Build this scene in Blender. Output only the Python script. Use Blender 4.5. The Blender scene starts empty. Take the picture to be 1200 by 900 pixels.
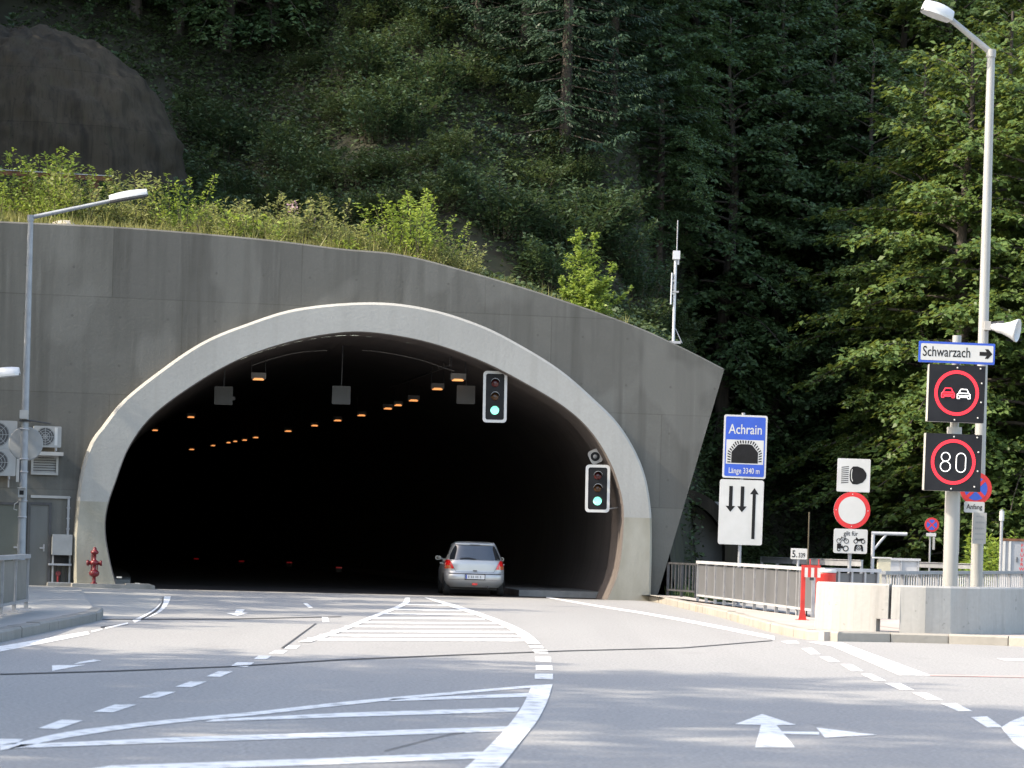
import bpy, math, random
import numpy as np
from mathutils import Vector, Matrix, noise as mnoise
R_ = math.radians
SC = bpy.context.scene
COL = SC.collection
random.seed(5)

# ------------------------------------------------------------------ camera model (1200 px wide photograph)
F, CX, HY, CAMH, ROLL = 3600.0, 600.0, 633.0, 1.58, R_(1.6)
cr, sr = math.cos(ROLL), math.sin(ROLL)
def ray(px, py):
    u, v = px - CX, HY - py
    return (u*cr - v*sr)/F, (u*sr + v*cr)/F
def P(px, py, D):
    a, b = ray(px, py); return Vector((a*D, D, CAMH + b*D))
def H(px, py, z=0.0):
    a, b = ray(px, py); D = (z - CAMH)/b; return Vector((a*D, D, z))
ALPHA = R_(12); PC = Vector((-4.07, 84.0, 0)); PR = Vector((math.cos(ALPHA), math.sin(ALPHA), 0)); PN = Vector((math.sin(ALPHA), -math.cos(ALPHA), 0))
def PL(px, py, off=0.0):                       # pixel -> (s, z) on the portal plane moved off metres towards the viewer
    a, b = ray(px, py); d = Vector((a, 1, b)); o = Vector((0, 0, CAMH)); c = PC + PN*off
    t = (c - o).dot(PN)/d.dot(PN); p = o + d*t
    return (p - c).dot(PR), p.z
def W(s, z, off=0.0):
    p = PC + PR*s + PN*off; return Vector((p.x, p.y, z))
def PY(x): return PC.y + (x - PC.x)*math.tan(ALPHA)
def smooth(pts, n=6):                          # Catmull-Rom through points (tuples)
    pts = [Vector(p) for p in pts]; out = []
    for i in range(len(pts)-1):
        p0 = pts[max(i-1, 0)]; p1 = pts[i]; p2 = pts[i+1]; p3 = pts[min(i+2, len(pts)-1)]
        for k in range(n):
            t = k/n
            out.append(0.5*((2*p1) + (p2-p0)*t + (2*p0-5*p1+4*p2-p3)*t*t + (3*p1-p0-3*p2+p3)*t**3))
    out.append(pts[-1]); return out

# ------------------------------------------------------------------ materials
MATS = {}
def nt(name):
    m = bpy.data.materials.new(name); m.use_nodes = True; MATS[name] = m
    return m, m.node_tree.nodes, m.node_tree.links, m.node_tree.nodes['Principled BSDF']
def mat(name, c1, c2=None, scale=6.0, rough=0.6, stretch=(1, 1, 1), bump=0.0, metal=0.0, spec=0.5, emit=None, es=1.0, coat=0.0, detail=6.0, lo=0.35, hi=0.65):
    m, N, L, b = nt(name)
    b.inputs['Roughness'].default_value = rough; b.inputs['Metallic'].default_value = metal
    b.inputs['Specular IOR Level'].default_value = spec; b.inputs['Coat Weight'].default_value = coat
    if c2 is None: c2 = tuple(c*0.8 for c in c1)
    tc = N.new('ShaderNodeTexCoord'); mp = N.new('ShaderNodeMapping'); mp.inputs['Scale'].default_value = stretch
    nz = N.new('ShaderNodeTexNoise'); nz.inputs['Scale'].default_value = scale; nz.inputs['Detail'].default_value = detail
    rp = N.new('ShaderNodeValToRGB'); rp.color_ramp.elements[0].position = lo; rp.color_ramp.elements[1].position = hi
    rp.color_ramp.elements[0].color = (*c2, 1); rp.color_ramp.elements[1].color = (*c1, 1)
    L.new(tc.outputs['Object'], mp.inputs[0]); L.new(mp.outputs[0], nz.inputs['Vector']); L.new(nz.outputs['Fac'], rp.inputs[0])
    L.new(rp.outputs[0], b.inputs['Base Color'])
    if bump:
        bp = N.new('ShaderNodeBump'); bp.inputs['Strength'].default_value = bump; bp.inputs['Distance'].default_value = 0.02
        L.new(nz.outputs['Fac'], bp.inputs['Height']); L.new(bp.outputs[0], b.inputs['Normal'])
    if emit:
        b.inputs['Emission Color'].default_value = (*emit, 1); b.inputs['Emission Strength'].default_value = es
    return m
def mixn(N, L, fac, a, b_, mode='MIX'):
    x = N.new('ShaderNodeMix'); x.data_type = 'RGBA'; x.blend_type = mode
    for sck, val in ((x.inputs['Factor'], fac), (x.inputs['A'], a), (x.inputs['B'], b_)):
        if hasattr(val, 'is_output'): L.new(val, sck)
        elif isinstance(val, (int, float)): sck.default_value = val
        else: sck.default_value = (*val, 1)
    return x.outputs['Result']
def noise_fac(N, L, scale, stretch=(1, 1, 1), lo=0.4, hi=0.6, detail=5.0, rot=(0, 0, 0)):
    tc = N.new('ShaderNodeTexCoord'); mp = N.new('ShaderNodeMapping'); mp.inputs['Scale'].default_value = stretch; mp.inputs['Rotation'].default_value = rot
    nz = N.new('ShaderNodeTexNoise'); nz.inputs['Scale'].default_value = scale; nz.inputs['Detail'].default_value = detail
    mr = N.new('ShaderNodeMapRange'); mr.inputs['From Min'].default_value = lo; mr.inputs['From Max'].default_value = hi
    L.new(tc.outputs['Object'], mp.inputs[0]); L.new(mp.outputs[0], nz.inputs['Vector']); L.new(nz.outputs['Fac'], mr.inputs['Value'])
    return mr.outputs['Result'], nz.outputs['Fac']
def concrete(name, base, dark, pale, streak=0.5, panel=0.0, panel_size=(5.0, 2.6), rust=0.0, soot=0.0, board=0.0, ties=False):
    m, N, L, b = nt(name); b.inputs['Roughness'].default_value = 0.85; b.inputs['Specular IOR Level'].default_value = 0.25
    big, _ = noise_fac(N, L, 0.35, (1, 1, 1), 0.35, 0.65)
    st, _ = noise_fac(N, L, 1.6, (1.6, 1.6, 0.09), 0.48, 0.72)
    fine, fr = noise_fac(N, L, 14, (1, 1, 1), 0.3, 0.7, 8)
    pst, _ = noise_fac(N, L, 2.3, (2.2, 2.2, 0.12), 0.6, 0.78)
    c = mixn(N, L, big, base, tuple(x*0.86 for x in base))
    def sc(v, k):
        q = N.new('ShaderNodeMath'); q.operation = 'MULTIPLY'; L.new(v, q.inputs[0]); q.inputs[1].default_value = k; return q.outputs[0]
    c = mixn(N, L, sc(st, streak), c, dark)
    c = mixn(N, L, sc(pst, streak*0.55), c, pale)
    c = mixn(N, L, sc(fine, 0.3), c, tuple(x*0.72 for x in base))
    hgt = fr
    if board:
        tc = N.new('ShaderNodeTexCoord'); mp = N.new('ShaderNodeMapping'); mp.inputs['Scale'].default_value = (1, 1, 0.05)
        nz = N.new('ShaderNodeTexNoise'); nz.inputs['Scale'].default_value = 15; L.new(tc.outputs['Object'], mp.inputs[0]); L.new(mp.outputs[0], nz.inputs['Vector'])
        mr = N.new('ShaderNodeMapRange'); mr.inputs['From Min'].default_value = .5; mr.inputs['From Max'].default_value = .75; L.new(nz.outputs['Fac'], mr.inputs['Value'])
        c = mixn(N, L, sc(mr.outputs[0], board), c, dark)
        spots, _ = noise_fac(N, L, 9, (1, 1, 1), 0.68, 0.72, 3)
        c = mixn(N, L, sc(spots, 0.6), c, dark)
    if panel:
        tc = N.new('ShaderNodeTexCoord'); mp = N.new('ShaderNodeMapping'); mp.inputs['Rotation'].default_value = (R_(90), 0, 0)
        br = N.new('ShaderNodeTexBrick'); br.offset = 0.37; br.inputs['Scale'].default_value = 1.0
        br.inputs['Brick Width'].default_value = panel_size[0]; br.inputs['Row Height'].default_value = panel_size[1]
        br.inputs['Mortar Size'].default_value = 0.018; br.inputs['Mortar Smooth'].default_value = 0.6
        br.inputs['Color1'].default_value = (1, 1, 1, 1); br.inputs['Color2'].default_value = (0.80, 0.80, 0.81, 1); br.inputs['Mortar'].default_value = (0.62, 0.62, 0.6, 1)
        L.new(tc.outputs['Object'], mp.inputs[0]); L.new(mp.outputs[0], br.inputs['Vector'])
        c = mixn(N, L, panel, c, br.outputs['Color'], 'MULTIPLY')
    if ties:
        mott, _ = noise_fac(N, L, 1.3, (1, 1, 1.4), 0.4, 0.62, 9); c = mixn(N, L, sc(mott, 0.38), c, tuple(x*0.68 for x in base))
        pt_, _ = noise_fac(N, L, 0.55, (1, 1, 0.5), 0.56, 0.6, 2); c = mixn(N, L, sc(pt_, 0.2), c, pale)
        tc = N.new('ShaderNodeTexCoord'); mp = N.new('ShaderNodeMapping'); mp.inputs['Scale'].default_value = (0.8, 0.0, 0.77); mp.inputs['Location'].default_value = (0.3, 0, 0.4)
        vo = N.new('ShaderNodeTexVoronoi'); vo.inputs['Randomness'].default_value = 0.0; vo.inputs['Scale'].default_value = 1.0
        L.new(tc.outputs['Object'], mp.inputs[0]); L.new(mp.outputs[0], vo.inputs['Vector'])
        cm = N.new('ShaderNodeMath'); cm.operation = 'LESS_THAN'; cm.inputs[1].default_value = 0.026; L.new(vo.outputs['Distance'], cm.inputs[0]); c = mixn(N, L, sc(cm.outputs[0], 0.5), c, dark)
    if rust:
        rs, _ = noise_fac(N, L, 1.1, (1.2, 1.2, 0.5), 0.62, 0.75)
        c = mixn(N, L, sc(rs, rust), c, (0.36, 0.17, 0.05))
    L.new(c, b.inputs['Base Color'])
    bp = N.new('ShaderNodeBump'); bp.inputs['Strength'].default_value = 0.25; bp.inputs['Distance'].default_value = 0.02
    L.new(hgt, bp.inputs['Height']); L.new(bp.outputs[0], b.inputs['Normal'])
    return m
def asphalt(name, c1, c2, crack=True):
    m, N, L, b = nt(name); b.inputs['Roughness'].default_value = 0.82; b.inputs['Specular IOR Level'].default_value = 0.3
    big, _ = noise_fac(N, L, 0.16, (1, 0.25, 1), 0.35, 0.68)
    wear, _ = noise_fac(N, L, 0.5, (2.2, 0.06, 1), 0.45, 0.7)
    grain, gr = noise_fac(N, L, 26, (1, 1, 1), 0.36, 0.66, 3)
    mid, _ = noise_fac(N, L, 7, (1, 1, 1), 0.35, 0.65, 6)
    c = mixn(N, L, big, c1, c2)
    def sc(v, k):
        q = N.new('ShaderNodeMath'); q.operation = 'MULTIPLY'; L.new(v, q.inputs[0]); q.inputs[1].default_value = k; return q.outputs[0]
    c = mixn(N, L, sc(wear, 0.35), c, tuple(x*0.82 for x in c2))
    c = mixn(N, L, sc(mid, 0.22), c, tuple(x*1.25 for x in c1))
    stain, _ = noise_fac(N, L, 0.9, (1, 0.35, 1), 0.63, 0.72, 4); c = mixn(N, L, sc(stain, 0.3), c, tuple(x*0.62 for x in c1))
    spots, _ = noise_fac(N, L, 3.1, (1, 1, 1), 0.70, 0.73, 2); c = mixn(N, L, sc(spots, 0.45), c, tuple(x*0.5 for x in c1))
    c = mixn(N, L, sc(grain, 0.8), c, tuple(x*0.56 for x in c1))
    L.new(c, b.inputs['Base Color'])
    bp = N.new('ShaderNodeBump'); bp.inputs['Strength'].default_value = 0.35; bp.inputs['Distance'].default_value = 0.01
    L.new(gr, bp.inputs['Height']); L.new(bp.outputs[0], b.inputs['Normal'])
    return m
def leafmat(name, ca, cb, trans=0.35, rough=0.5, tcol=None):
    m, N, L, b = nt(name)
    b.inputs['Roughness'].default_value = rough; b.inputs['Specular IOR Level'].default_value = 0.35
    g = N.new('ShaderNodeNewGeometry'); oi = N.new('ShaderNodeObjectInfo')
    ad = N.new('ShaderNodeMath'); ad.operation = 'MULTIPLY_ADD'; L.new(g.outputs['Random Per Island'], ad.inputs[0]); ad.inputs[1].default_value = 0.7
    od = N.new('ShaderNodeMath'); od.operation = 'MULTIPLY'; L.new(oi.outputs['Random'], od.inputs[0]); od.inputs[1].default_value = 0.3
    L.new(od.outputs[0], ad.inputs[2])
    c = mixn(N, L, ad.outputs[0], ca, cb)
    L.new(c, b.inputs['Base Color'])
    tb = N.new('ShaderNodeBsdfTranslucent'); tmix = mixn(N, L, 0.5, c, tcol or tuple(x*1.6 for x in cb)); L.new(tmix, tb.inputs['Color'])
    ms = N.new('ShaderNodeMixShader'); ms.inputs[0].default_value = trans
    out = N['Material Output']; L.new(b.outputs[0], ms.inputs[1]); L.new(tb.outputs[0], ms.inputs[2]); L.new(ms.outputs[0], out.inputs['Surface'])
    return m

concrete('portal_concrete', (0.145, 0.141, 0.125), (0.07, 0.068, 0.058), (0.215, 0.21, 0.19), 0.8, 0.85, ties=True)
concrete('ring_concrete', (0.385, 0.375, 0.345), (0.27, 0.26, 0.23), (0.44, 0.43, 0.40), 0.45)
concrete('ring_base_concrete', (0.50, 0.48, 0.40), (0.33, 0.31, 0.25), (0.58, 0.56, 0.48), 0.5)
concrete('plinth_concrete', (0.27, 0.265, 0.25), (0.12, 0.115, 0.1), (0.36, 0.35, 0.33), 0.6)
concrete('barrier_concrete', (0.345, 0.342, 0.328), (0.17, 0.168, 0.16), (0.41, 0.405, 0.39), 0.3, rust=0.06, board=0.26)
concrete('kerb_stone', (0.32, 0.30, 0.265), (0.15, 0.14, 0.12), (0.4, 0.37, 0.33), 0.35, rust=0.75)
concrete('grey_kerb_stone', (0.22, 0.22, 0.21), (0.12, 0.12, 0.11), (0.3, 0.3, 0.29), 0.4)
concrete('pavement_concrete', (0.30, 0.30, 0.29), (0.2, 0.2, 0.19), (0.36, 0.36, 0.34), 0.3)
concrete('warm_pavement', (0.40, 0.36, 0.33), (0.28, 0.25, 0.22), (0.46, 0.43, 0.4), 0.3)
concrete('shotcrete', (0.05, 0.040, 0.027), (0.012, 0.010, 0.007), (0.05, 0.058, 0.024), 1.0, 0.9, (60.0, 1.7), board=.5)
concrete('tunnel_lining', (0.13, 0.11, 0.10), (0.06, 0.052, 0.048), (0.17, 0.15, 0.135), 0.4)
concrete('niche_concrete', (0.24, 0.24, 0.23), (0.13, 0.13, 0.12), (0.3, 0.3, 0.29), 0.5)
asphalt('asphalt', (0.312, 0.309, 0.303), (0.27, 0.267, 0.262))
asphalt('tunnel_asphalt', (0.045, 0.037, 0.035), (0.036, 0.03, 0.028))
mat('road_paint', (0.72, 0.72, 0.71), (0.36, 0.355, 0.345), 6, 0.6, lo=0.33, hi=0.5, detail=12)
mat('road_red_paint', (0.46, 0.30, 0.28), (0.42, 0.32, 0.30), 5, 0.7)
mat('bitumen_seal', (0.035, 0.035, 0.037), (0.06, 0.06, 0.06), 4, 0.6)
mat('soil', (0.032, 0.034, 0.018), (0.02, 0.018, 0.011), 1.3, 0.95, bump=0.5)
mat('grass_ground', (0.07, 0.085, 0.03), (0.05, 0.045, 0.025), 0.6, 0.95, bump=0.4)
mat('galvanised', (0.34, 0.345, 0.36), (0.27, 0.275, 0.29), 5, 0.45, metal=0.35)
mat('pole_grey', (0.26, 0.28, 0.30), (0.21, 0.225, 0.245), 4, 0.5, metal=0.2)
mat('pale_pole', (0.31, 0.31, 0.30), (0.26, 0.26, 0.25), 3, 0.5, metal=0.15, stretch=(1, 1, .2))
mat('dark_metal', (0.05, 0.05, 0.055), (0.03, 0.03, 0.032), 5, 0.5)
mat('black', (0.012, 0.012, 0.013), (0.008, 0.008, 0.009), 5, 0.55, spec=.2)
mat('vms_black', (0.02, 0.021, 0.024), (0.013, 0.013, 0.016), 2, 0.55, spec=.15)
mat('sign_black', (0.015, 0.015, 0.016), (0.012, 0.012, 0.012), 8, 0.6, spec=.12)
mat('sign_white', (0.48, 0.48, 0.47), (0.43, 0.43, 0.415), 2.2, 0.42)
mat('sign_blue', (0.018, 0.075, 0.42), (0.015, 0.062, 0.36), 2.2, 0.4)
mat('sign_red', (0.55, 0.018, 0.022), (0.46, 0.015, 0.018), 3, 0.4)
mat('red_paint', (0.5, 0.028, 0.022), (0.36, 0.022, 0.018), 4, 0.45)
mat('hydrant_red', (0.17, 0.006, 0.012), (0.11, 0.005, 0.009), 14, 0.4)
mat('lamp_white', (0.48, 0.495, 0.51), (0.41, 0.425, 0.44), 3, 0.4)
mat('lamp_glass', (0.55, 0.56, 0.56), (0.45, 0.46, 0.46), 4, 0.25)
mat('box_grey', (0.36, 0.355, 0.335), (0.30, 0.29, 0.275), 3, 0.5)
mat('ac_white', (0.30, 0.305, 0.295), (0.245, 0.245, 0.24), 2.5, 0.5)
mat('dish_grey', (0.27, 0.28, 0.28), (0.22, 0.225, 0.225), 3, 0.5)
mat('door_grey', (0.115, 0.118, 0.112), (0.095, 0.097, 0.09), 1.2, 0.5, stretch=(3, 3, .5))
mat('gate_green', (0.10, 0.105, 0.085), (0.085, 0.088, 0.07), 1.2, 0.6)
mat('panel_grey', (0.135, 0.138, 0.145), (0.105, 0.108, 0.114), 2.0, 0.45, metal=0.25, stretch=(1, 1, .4))
mat('left_rail_grey', (0.15, 0.15, 0.138), (0.115, 0.115, 0.105), 2.0, 0.6)  # plain grey of the left railing panels
mat('rail_white', (0.40, 0.405, 0.42), (0.33, 0.335, 0.35), 3, 0.45)
mat('rust', (0.16, 0.065, 0.03), (0.08, 0.035, 0.02), 6, 0.85)
mat('pale_stone', (0.42, 0.38, 0.31), (0.28, 0.25, 0.2), 5, 0.9, bump=.4)
mat('beige_box', (0.42, 0.39, 0.30), (0.35, 0.33, 0.25), 3, 0.6)
mat('cabinet_grey', (0.27, 0.285, 0.31), (0.23, 0.245, 0.265), 3, 0.5)
mat('lens_red_off', (0.075, 0.009, 0.009), (0.05, 0.006, 0.006), 20, 0.2)
mat('lens_amber_off', (0.075, 0.03, 0.008), (0.05, 0.02, 0.006), 20, 0.2)
mat('lens_green_on', (0.3, 0.9, 0.75), (0.3, 0.9, 0.75), 20, 0.3, emit=(0.22, 1.0, 0.78), es=.34)
mat('led_red', (0.5, 0.02, 0.03), (0.5, 0.02, 0.03), 20, 0.4, emit=(1.0, 0.02, 0.05), es=0.85)
mat('led_white', (0.7, 0.72, 0.74), (0.7, 0.72, 0.74), 20, 0.4, emit=(0.9, 0.95, 1.0), es=0.45)
mat('tunnel_lamp_on', (0.9, 0.6, 0.25), (0.9, 0.6, 0.25), 9, 0.4, emit=(1.0, 0.40, 0.14), es=.25)
mat('tunnel_lamp_body', (0.20, 0.19, 0.18), (0.15, 0.14, 0.135), 4, 0.5, metal=0.3)
mat('marker_red', (0.5, 0.01, 0.02), (0.5, 0.01, 0.02), 20, 0.3, emit=(1.0, 0.02, 0.04), es=0.02)
mat('marker_white', (0.7, 0.7, 0.68), (0.6, 0.6, 0.6), 20, 0.3, emit=(1, 1, .95), es=0.1)
mat('signal_panel', (0.07, 0.068, 0.065), (0.055, 0.053, 0.05), 2, 0.6)
mat('car_paint', (0.43, 0.43, 0.425), (0.40, 0.40, 0.395), 2, 0.32, metal=0.4, coat=0.5)
mat('car_glass', (0.018, 0.022, 0.027), (0.014, 0.017, 0.02), 2, 0.04, spec=1.0, coat=0.8)
mat('car_black', (0.014, 0.014, 0.015), (0.01, 0.01, 0.01), 9, 0.55)
mat('tail_red', (0.55, 0.012, 0.014), (0.42, 0.01, 0.012), 14, 0.12, coat=0.7, emit=(1, 0.02, 0.02), es=0.03)
mat('tail_amber', (0.5, 0.14, 0.05), (0.4, 0.1, 0.04), 14, 0.12, coat=0.7)
mat('rim_alloy', (0.55, 0.56, 0.57), (0.48, 0.49, 0.5), 6, 0.3, metal=0.7)
mat('rubber', (0.014, 0.014, 0.014), (0.01, 0.01, 0.01), 9, 0.8)
mat('plate_white', (0.62, 0.62, 0.62), (0.56, 0.56, 0.56), 9, 0.45)
mat('bark', (0.075, 0.062, 0.05), (0.035, 0.03, 0.025), 3, 0.95, stretch=(3, 3, .4), bump=.5)
mat('twig', (0.07, 0.06, 0.035), (0.05, 0.04, 0.025), 3, 0.9)
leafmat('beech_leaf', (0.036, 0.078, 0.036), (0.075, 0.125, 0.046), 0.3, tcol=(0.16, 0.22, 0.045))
leafmat('beech_leaf_sunlit', (0.048, 0.098, 0.028), (0.108, 0.165, 0.045), 0.36, tcol=(0.24, 0.26, 0.04))  # lighter, yellower copy of the beech leaf; sunlight put into the colour
leafmat('spruce_needle', (0.020, 0.044, 0.026), (0.036, 0.066, 0.034), 0.12, tcol=(0.05, 0.08, 0.03))
leafmat('herb_leaf', (0.15, 0.19, 0.055), (0.40, 0.40, 0.17), 0.45, tcol=(0.32, 0.34, 0.10))
leafmat('sapling_leaf', (0.15, 0.24, 0.04), (0.29, 0.37, 0.08), 0.42, tcol=(0.34, 0.42, 0.06))
leafmat('undergrowth_leaf', (0.036, 0.064, 0.028), (0.078, 0.115, 0.045), 0.3, tcol=(0.1, 0.13, 0.03))
leafmat('shrub_leaf', (0.028, 0.058, 0.030), (0.058, 0.098, 0.045), 0.3, tcol=(0.12, 0.17, 0.05))
leafmat('grass_blade', (0.13, 0.16, 0.04), (0.32, 0.29, 0.12), 0.4, tcol=(0.35, 0.34, 0.1))
leafmat('flower', (0.30, 0.17, 0.22), (0.42, 0.30, 0.33), 0.3)

# ------------------------------------------------------------------ mesh builder
class Fr:                                      # a flat frame: origin, right, up; normal points to the viewer
    def __init__(s, o, yaw=0.0, lean=0.0, pitch=0.0):
        s.o = Vector(o); s.r = Vector((math.cos(yaw), math.sin(yaw), 0)); s.u = Vector((0, 0, 1))
        s.n = s.r.cross(s.u)
        if lean:
            q = Matrix.Rotation(lean, 3, s.n); s.r = q @ s.r; s.u = q @ s.u
        if pitch:
            q = Matrix.Rotation(pitch, 3, s.r); s.u = q @ s.u; s.n = q @ s.n
    def __call__(s, x, y, z=0.0): return s.o + s.r*x + s.u*y + s.n*z
class MB:
    def __init__(s): s.v = []; s.f = []; s.m = []; s.mats = []; s.sm = []
    def mi(s, m):
        if m not in s.mats: s.mats.append(m)
        return s.mats.index(m)
    def add(s, vs, fs, m, smooth=False):
        b = len(s.v); s.v += [tuple(x) for x in vs]; k = s.mi(m)
        for f in fs: s.f.append(tuple(i+b for i in f)); s.m.append(k); s.sm.append(smooth)
    def box(s, fr, x0, x1, y0, y1, z0, z1, m):
        vs = [fr(x, y, z) for z in (z0, z1) for y in (y0, y1) for x in (x0, x1)]
        s.add(vs, [(0, 2, 3, 1), (4, 5, 7, 6), (0, 1, 5, 4), (2, 6, 7, 3), (0, 4, 6, 2), (1, 3, 7, 5)], m)
    def prism(s, fr, pts, z0, z1, m, side=None):
        n = len(pts); vs = [fr(x, y, z0) for x, y in pts] + [fr(x, y, z1) for x, y in pts]
        s.add(vs, [tuple(range(n-1, -1, -1)), tuple(range(n, 2*n))], m)
        s.add(vs, [(i, (i+1) % n, n+(i+1) % n, n+i) for i in range(n)], side or m)
    def flat(s, fr, pts, z, m): s.add([fr(x, y, z) for x, y in pts], [tuple(range(len(pts)))], m)
    def rbox(s, fr, x0, x1, y0, y1, z0, z1, r, m, side=None):
        s.prism(fr, rrect(x0, x1, y0, y1, r), z0, z1, m, side)
    def ringp(s, fr, outer, inner, z0, z1, m):   # band between two equal-length outlines
        n = len(outer); vs = [fr(x, y, z1) for x, y in outer] + [fr(x, y, z1) for x, y in inner] + [fr(x, y, z0) for x, y in outer] + [fr(x, y, z0) for x, y in inner]
        fs = []
        for i in range(n):
            j = (i+1) % n
            fs += [(i, j, n+j, n+i), (i, 2*n+i, 2*n+j, j), (n+i, n+j, 3*n+j, 3*n+i)]
        s.add(vs, fs, m)
    def tube(s, path, rad, m, n=8, caps=True, smooth=True):
        path = [Vector(p) for p in path]; k = len(path)
        rad = [rad]*k if isinstance(rad, (int, float)) else rad
        vs = []; a = None
        for i, p in enumerate(path):
            d = (path[min(i+1, k-1)] - path[max(i-1, 0)]).normalized()
            if a is None:
                a = d.cross(Vector((0, 0, 1)));
                if a.length < 0.1: a = d.cross(Vector((1, 0, 0)))
            a = (a - d*a.dot(d)).normalized(); b = d.cross(a)
            for q in range(n):
                t = 2*math.pi*q/n; vs.append(p + (a*math.cos(t) + b*math.sin(t))*rad[i])
        fs = [(i*n+q, i*n+(q+1) % n, (i+1)*n+(q+1) % n, (i+1)*n+q) for i in range(k-1) for q in range(n)]
        s.add(vs, fs, m, smooth)
        if caps: s.add(vs, [tuple(range(n-1, -1, -1)), tuple(range((k-1)*n, k*n))], m)
    def lathe(s, o, axis, prof, m, n=20, smooth=True):
        axis = Vector(axis).normalized(); a = axis.cross(Vector((0, 0, 1)))
        if a.length < 0.1: a = Vector((1, 0, 0))
        a.normalize(); b = axis.cross(a); o = Vector(o); vs = []
        for h, r in prof:
            for q in range(n):
                t = 2*math.pi*q/n; vs.append(o + axis*h + (a*math.cos(t)+b*math.sin(t))*r)
        fs = [(i*n+q, i*n+(q+1) % n, (i+1)*n+(q+1) % n, (i+1)*n+q) for i in range(len(prof)-1) for q in range(n)]
        s.add(vs, fs, m, smooth)
    def text(s, fr, body, x, y, h, m, z=0.004, xs=0.82, align='LEFT', bold=0.0, space=1.0):
        c = bpy.data.curves.new('t', 'FONT'); c.body = body; c.size = h*1.38; c.align_x = align; c.resolution_u = 3; c.offset = bold*h; c.space_character = space
        o = bpy.data.objects.new('t', c); COL.objects.link(o)
        me = bpy.data.meshes.new_from_object(o.evaluated_get(bpy.context.evaluated_depsgraph_get()))
        s.add([fr(x + v.co.x*xs, y + v.co.y, z) for v in me.vertices], [tuple(p.vertices) for p in me.polygons], m)
        bpy.data.objects.remove(o); bpy.data.curves.remove(c); bpy.data.meshes.remove(me)
    def build(s, name, parent=None):
        off = Vector(parent['_w']) if parent is not None else Vector((0, 0, 0))
        me = bpy.data.meshes.new(name)
        me.from_pydata([(x-off.x, y-off.y, z-off.z) for x, y, z in s.v], [], s.f)
        for m in s.mats: me.materials.append(MATS[m])
        me.polygons.foreach_set('material_index', s.m); me.polygons.foreach_set('use_smooth', s.sm); me.update()
        o = bpy.data.objects.new(name, me); COL.objects.link(o)
        if parent is not None: o.parent = parent
        o['_w'] = list(off)
        return o
def rrect(x0, x1, y0, y1, r, k=4):
    out = []
    for cx, cy, a0 in ((x1-r, y0+r, -90), (x1-r, y1-r, 0), (x0+r, y1-r, 90), (x0+r, y0+r, 180)):
        for i in range(k+1):
            a = R_(a0 + 90*i/k); out.append((cx + r*math.cos(a), cy + r*math.sin(a)))
    return out
def circ(cx, cy, r, n=32, a0=0, a1=360):
    full = abs(a1-a0) >= 360
    return [(cx + r*math.cos(R_(a0+(a1-a0)*i/(n if full else n-1))), cy + r*math.sin(R_(a0+(a1-a0)*i/(n if full else n-1)))) for i in range(n)]
WF = Fr((0, 0, 0)); WF.n = Vector((0, 1, 0))   # world frame: x, z, y
FLOOR = Fr((0, 0, 0)); FLOOR.u = Vector((0, 1, 0)); FLOOR.n = Vector((0, 0, 1))
def T(name, label, cat, loc, group=None, kind=None):
    o = bpy.data.objects.new(name, None); o.empty_display_size = 0.2; COL.objects.link(o)
    o.location = loc; o['_w'] = list(loc); o['label'] = label; o['category'] = cat
    if group: o['group'] = group
    if kind: o['kind'] = kind
    return o
def structure(o): o['kind'] = 'structure'; return o
def dup(root, loc, rotz=0.0, sc=1.0, label=None, group=None, szz=None):
    r = root.copy(); COL.objects.link(r); r.location = loc; r.rotation_euler = (0, 0, rotz); r.scale = (sc, sc, szz or sc); r['_w'] = list(loc)
    if label: r['label'] = label
    if group: r['group'] = group
    for ch in list(root.children):
        c = ch.copy(); COL.objects.link(c); c.parent = r
        for g in list(ch.children):
            d = g.copy(); COL.objects.link(d); d.parent = c
    return r

# ------------------------------------------------------------------ terrain
def lerp(x, xs, ys): return float(np.interp(x, xs, ys))
TOPX = [-60, -14, -3.2, 0.9, 3.2, 3.8, 4.6]; TOPZ = [10.0, 9.55, 9.0, 7.95, 7.2, 6.6, -0.5]
def hill_z(x, y):
    yp = y - PY(min(x, 7))
    y0 = lerp(x, [-60, -9, -5, -2, 3, 3.8, 4.8, 7.5, 10, 40, 80], [12.5, 12.5, 8.5, 7, 8, 9.5, 16, 17, 20.5, 24, 30])
    base = lerp(x - .12*max(0, min(yp, 16)) if x > 2 else x, TOPX, TOPZ)
    z = base + 0.86*max(0, yp - y0) + 0.11*max(0, min(yp, 8))
    if z > -0.3: z += 0.9*mnoise.noise(Vector((x*0.14, y*0.14, 2.0))) * min(1, max(0, (yp-4)/6)) + 0.15*mnoise.noise(Vector((x*0.7, y*0.7, 5.0)))*min(1, max(0, yp-1))
    return z
b = MB(); ny = 110
xs = list(np.linspace(-80, -19, 30)) + list(np.linspace(-18.4, 13, 86)) + list(np.linspace(14.2, 110, 55)); nx = len(xs)-1; yps = [0.35 + 150*(j/ny)**1.5 for j in range(ny+1)]
for yp in yps:
    for x in xs:
        y = yp + PY(min(x, 7)); b.v.append((x, y, hill_z(x, y)))
fs = [(j*(nx+1)+i, j*(nx+1)+i+1, (j+1)*(nx+1)+i+1, (j+1)*(nx+1)+i) for j in range(ny) for i in range(nx)]
vv = b.v; b.v = []; b.add(vv, fs, 'soil', True); structure(b.build('hill'))
b = MB(); b.flat(FLOOR, [(-2500, -2500), (2500, -2500), (2500, 2500), (-2500, 2500)], -0.06, 'grass_ground'); structure(b.build('ground'))
b = MB(); b.flat(FLOOR, [(-13, -40), (60, -40), (60, PY(7)+4), (7, PY(7)+3), (-13, PY(-13)+0.2)], 0.0, 'asphalt'); road = structure(b.build('road'))

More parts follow.
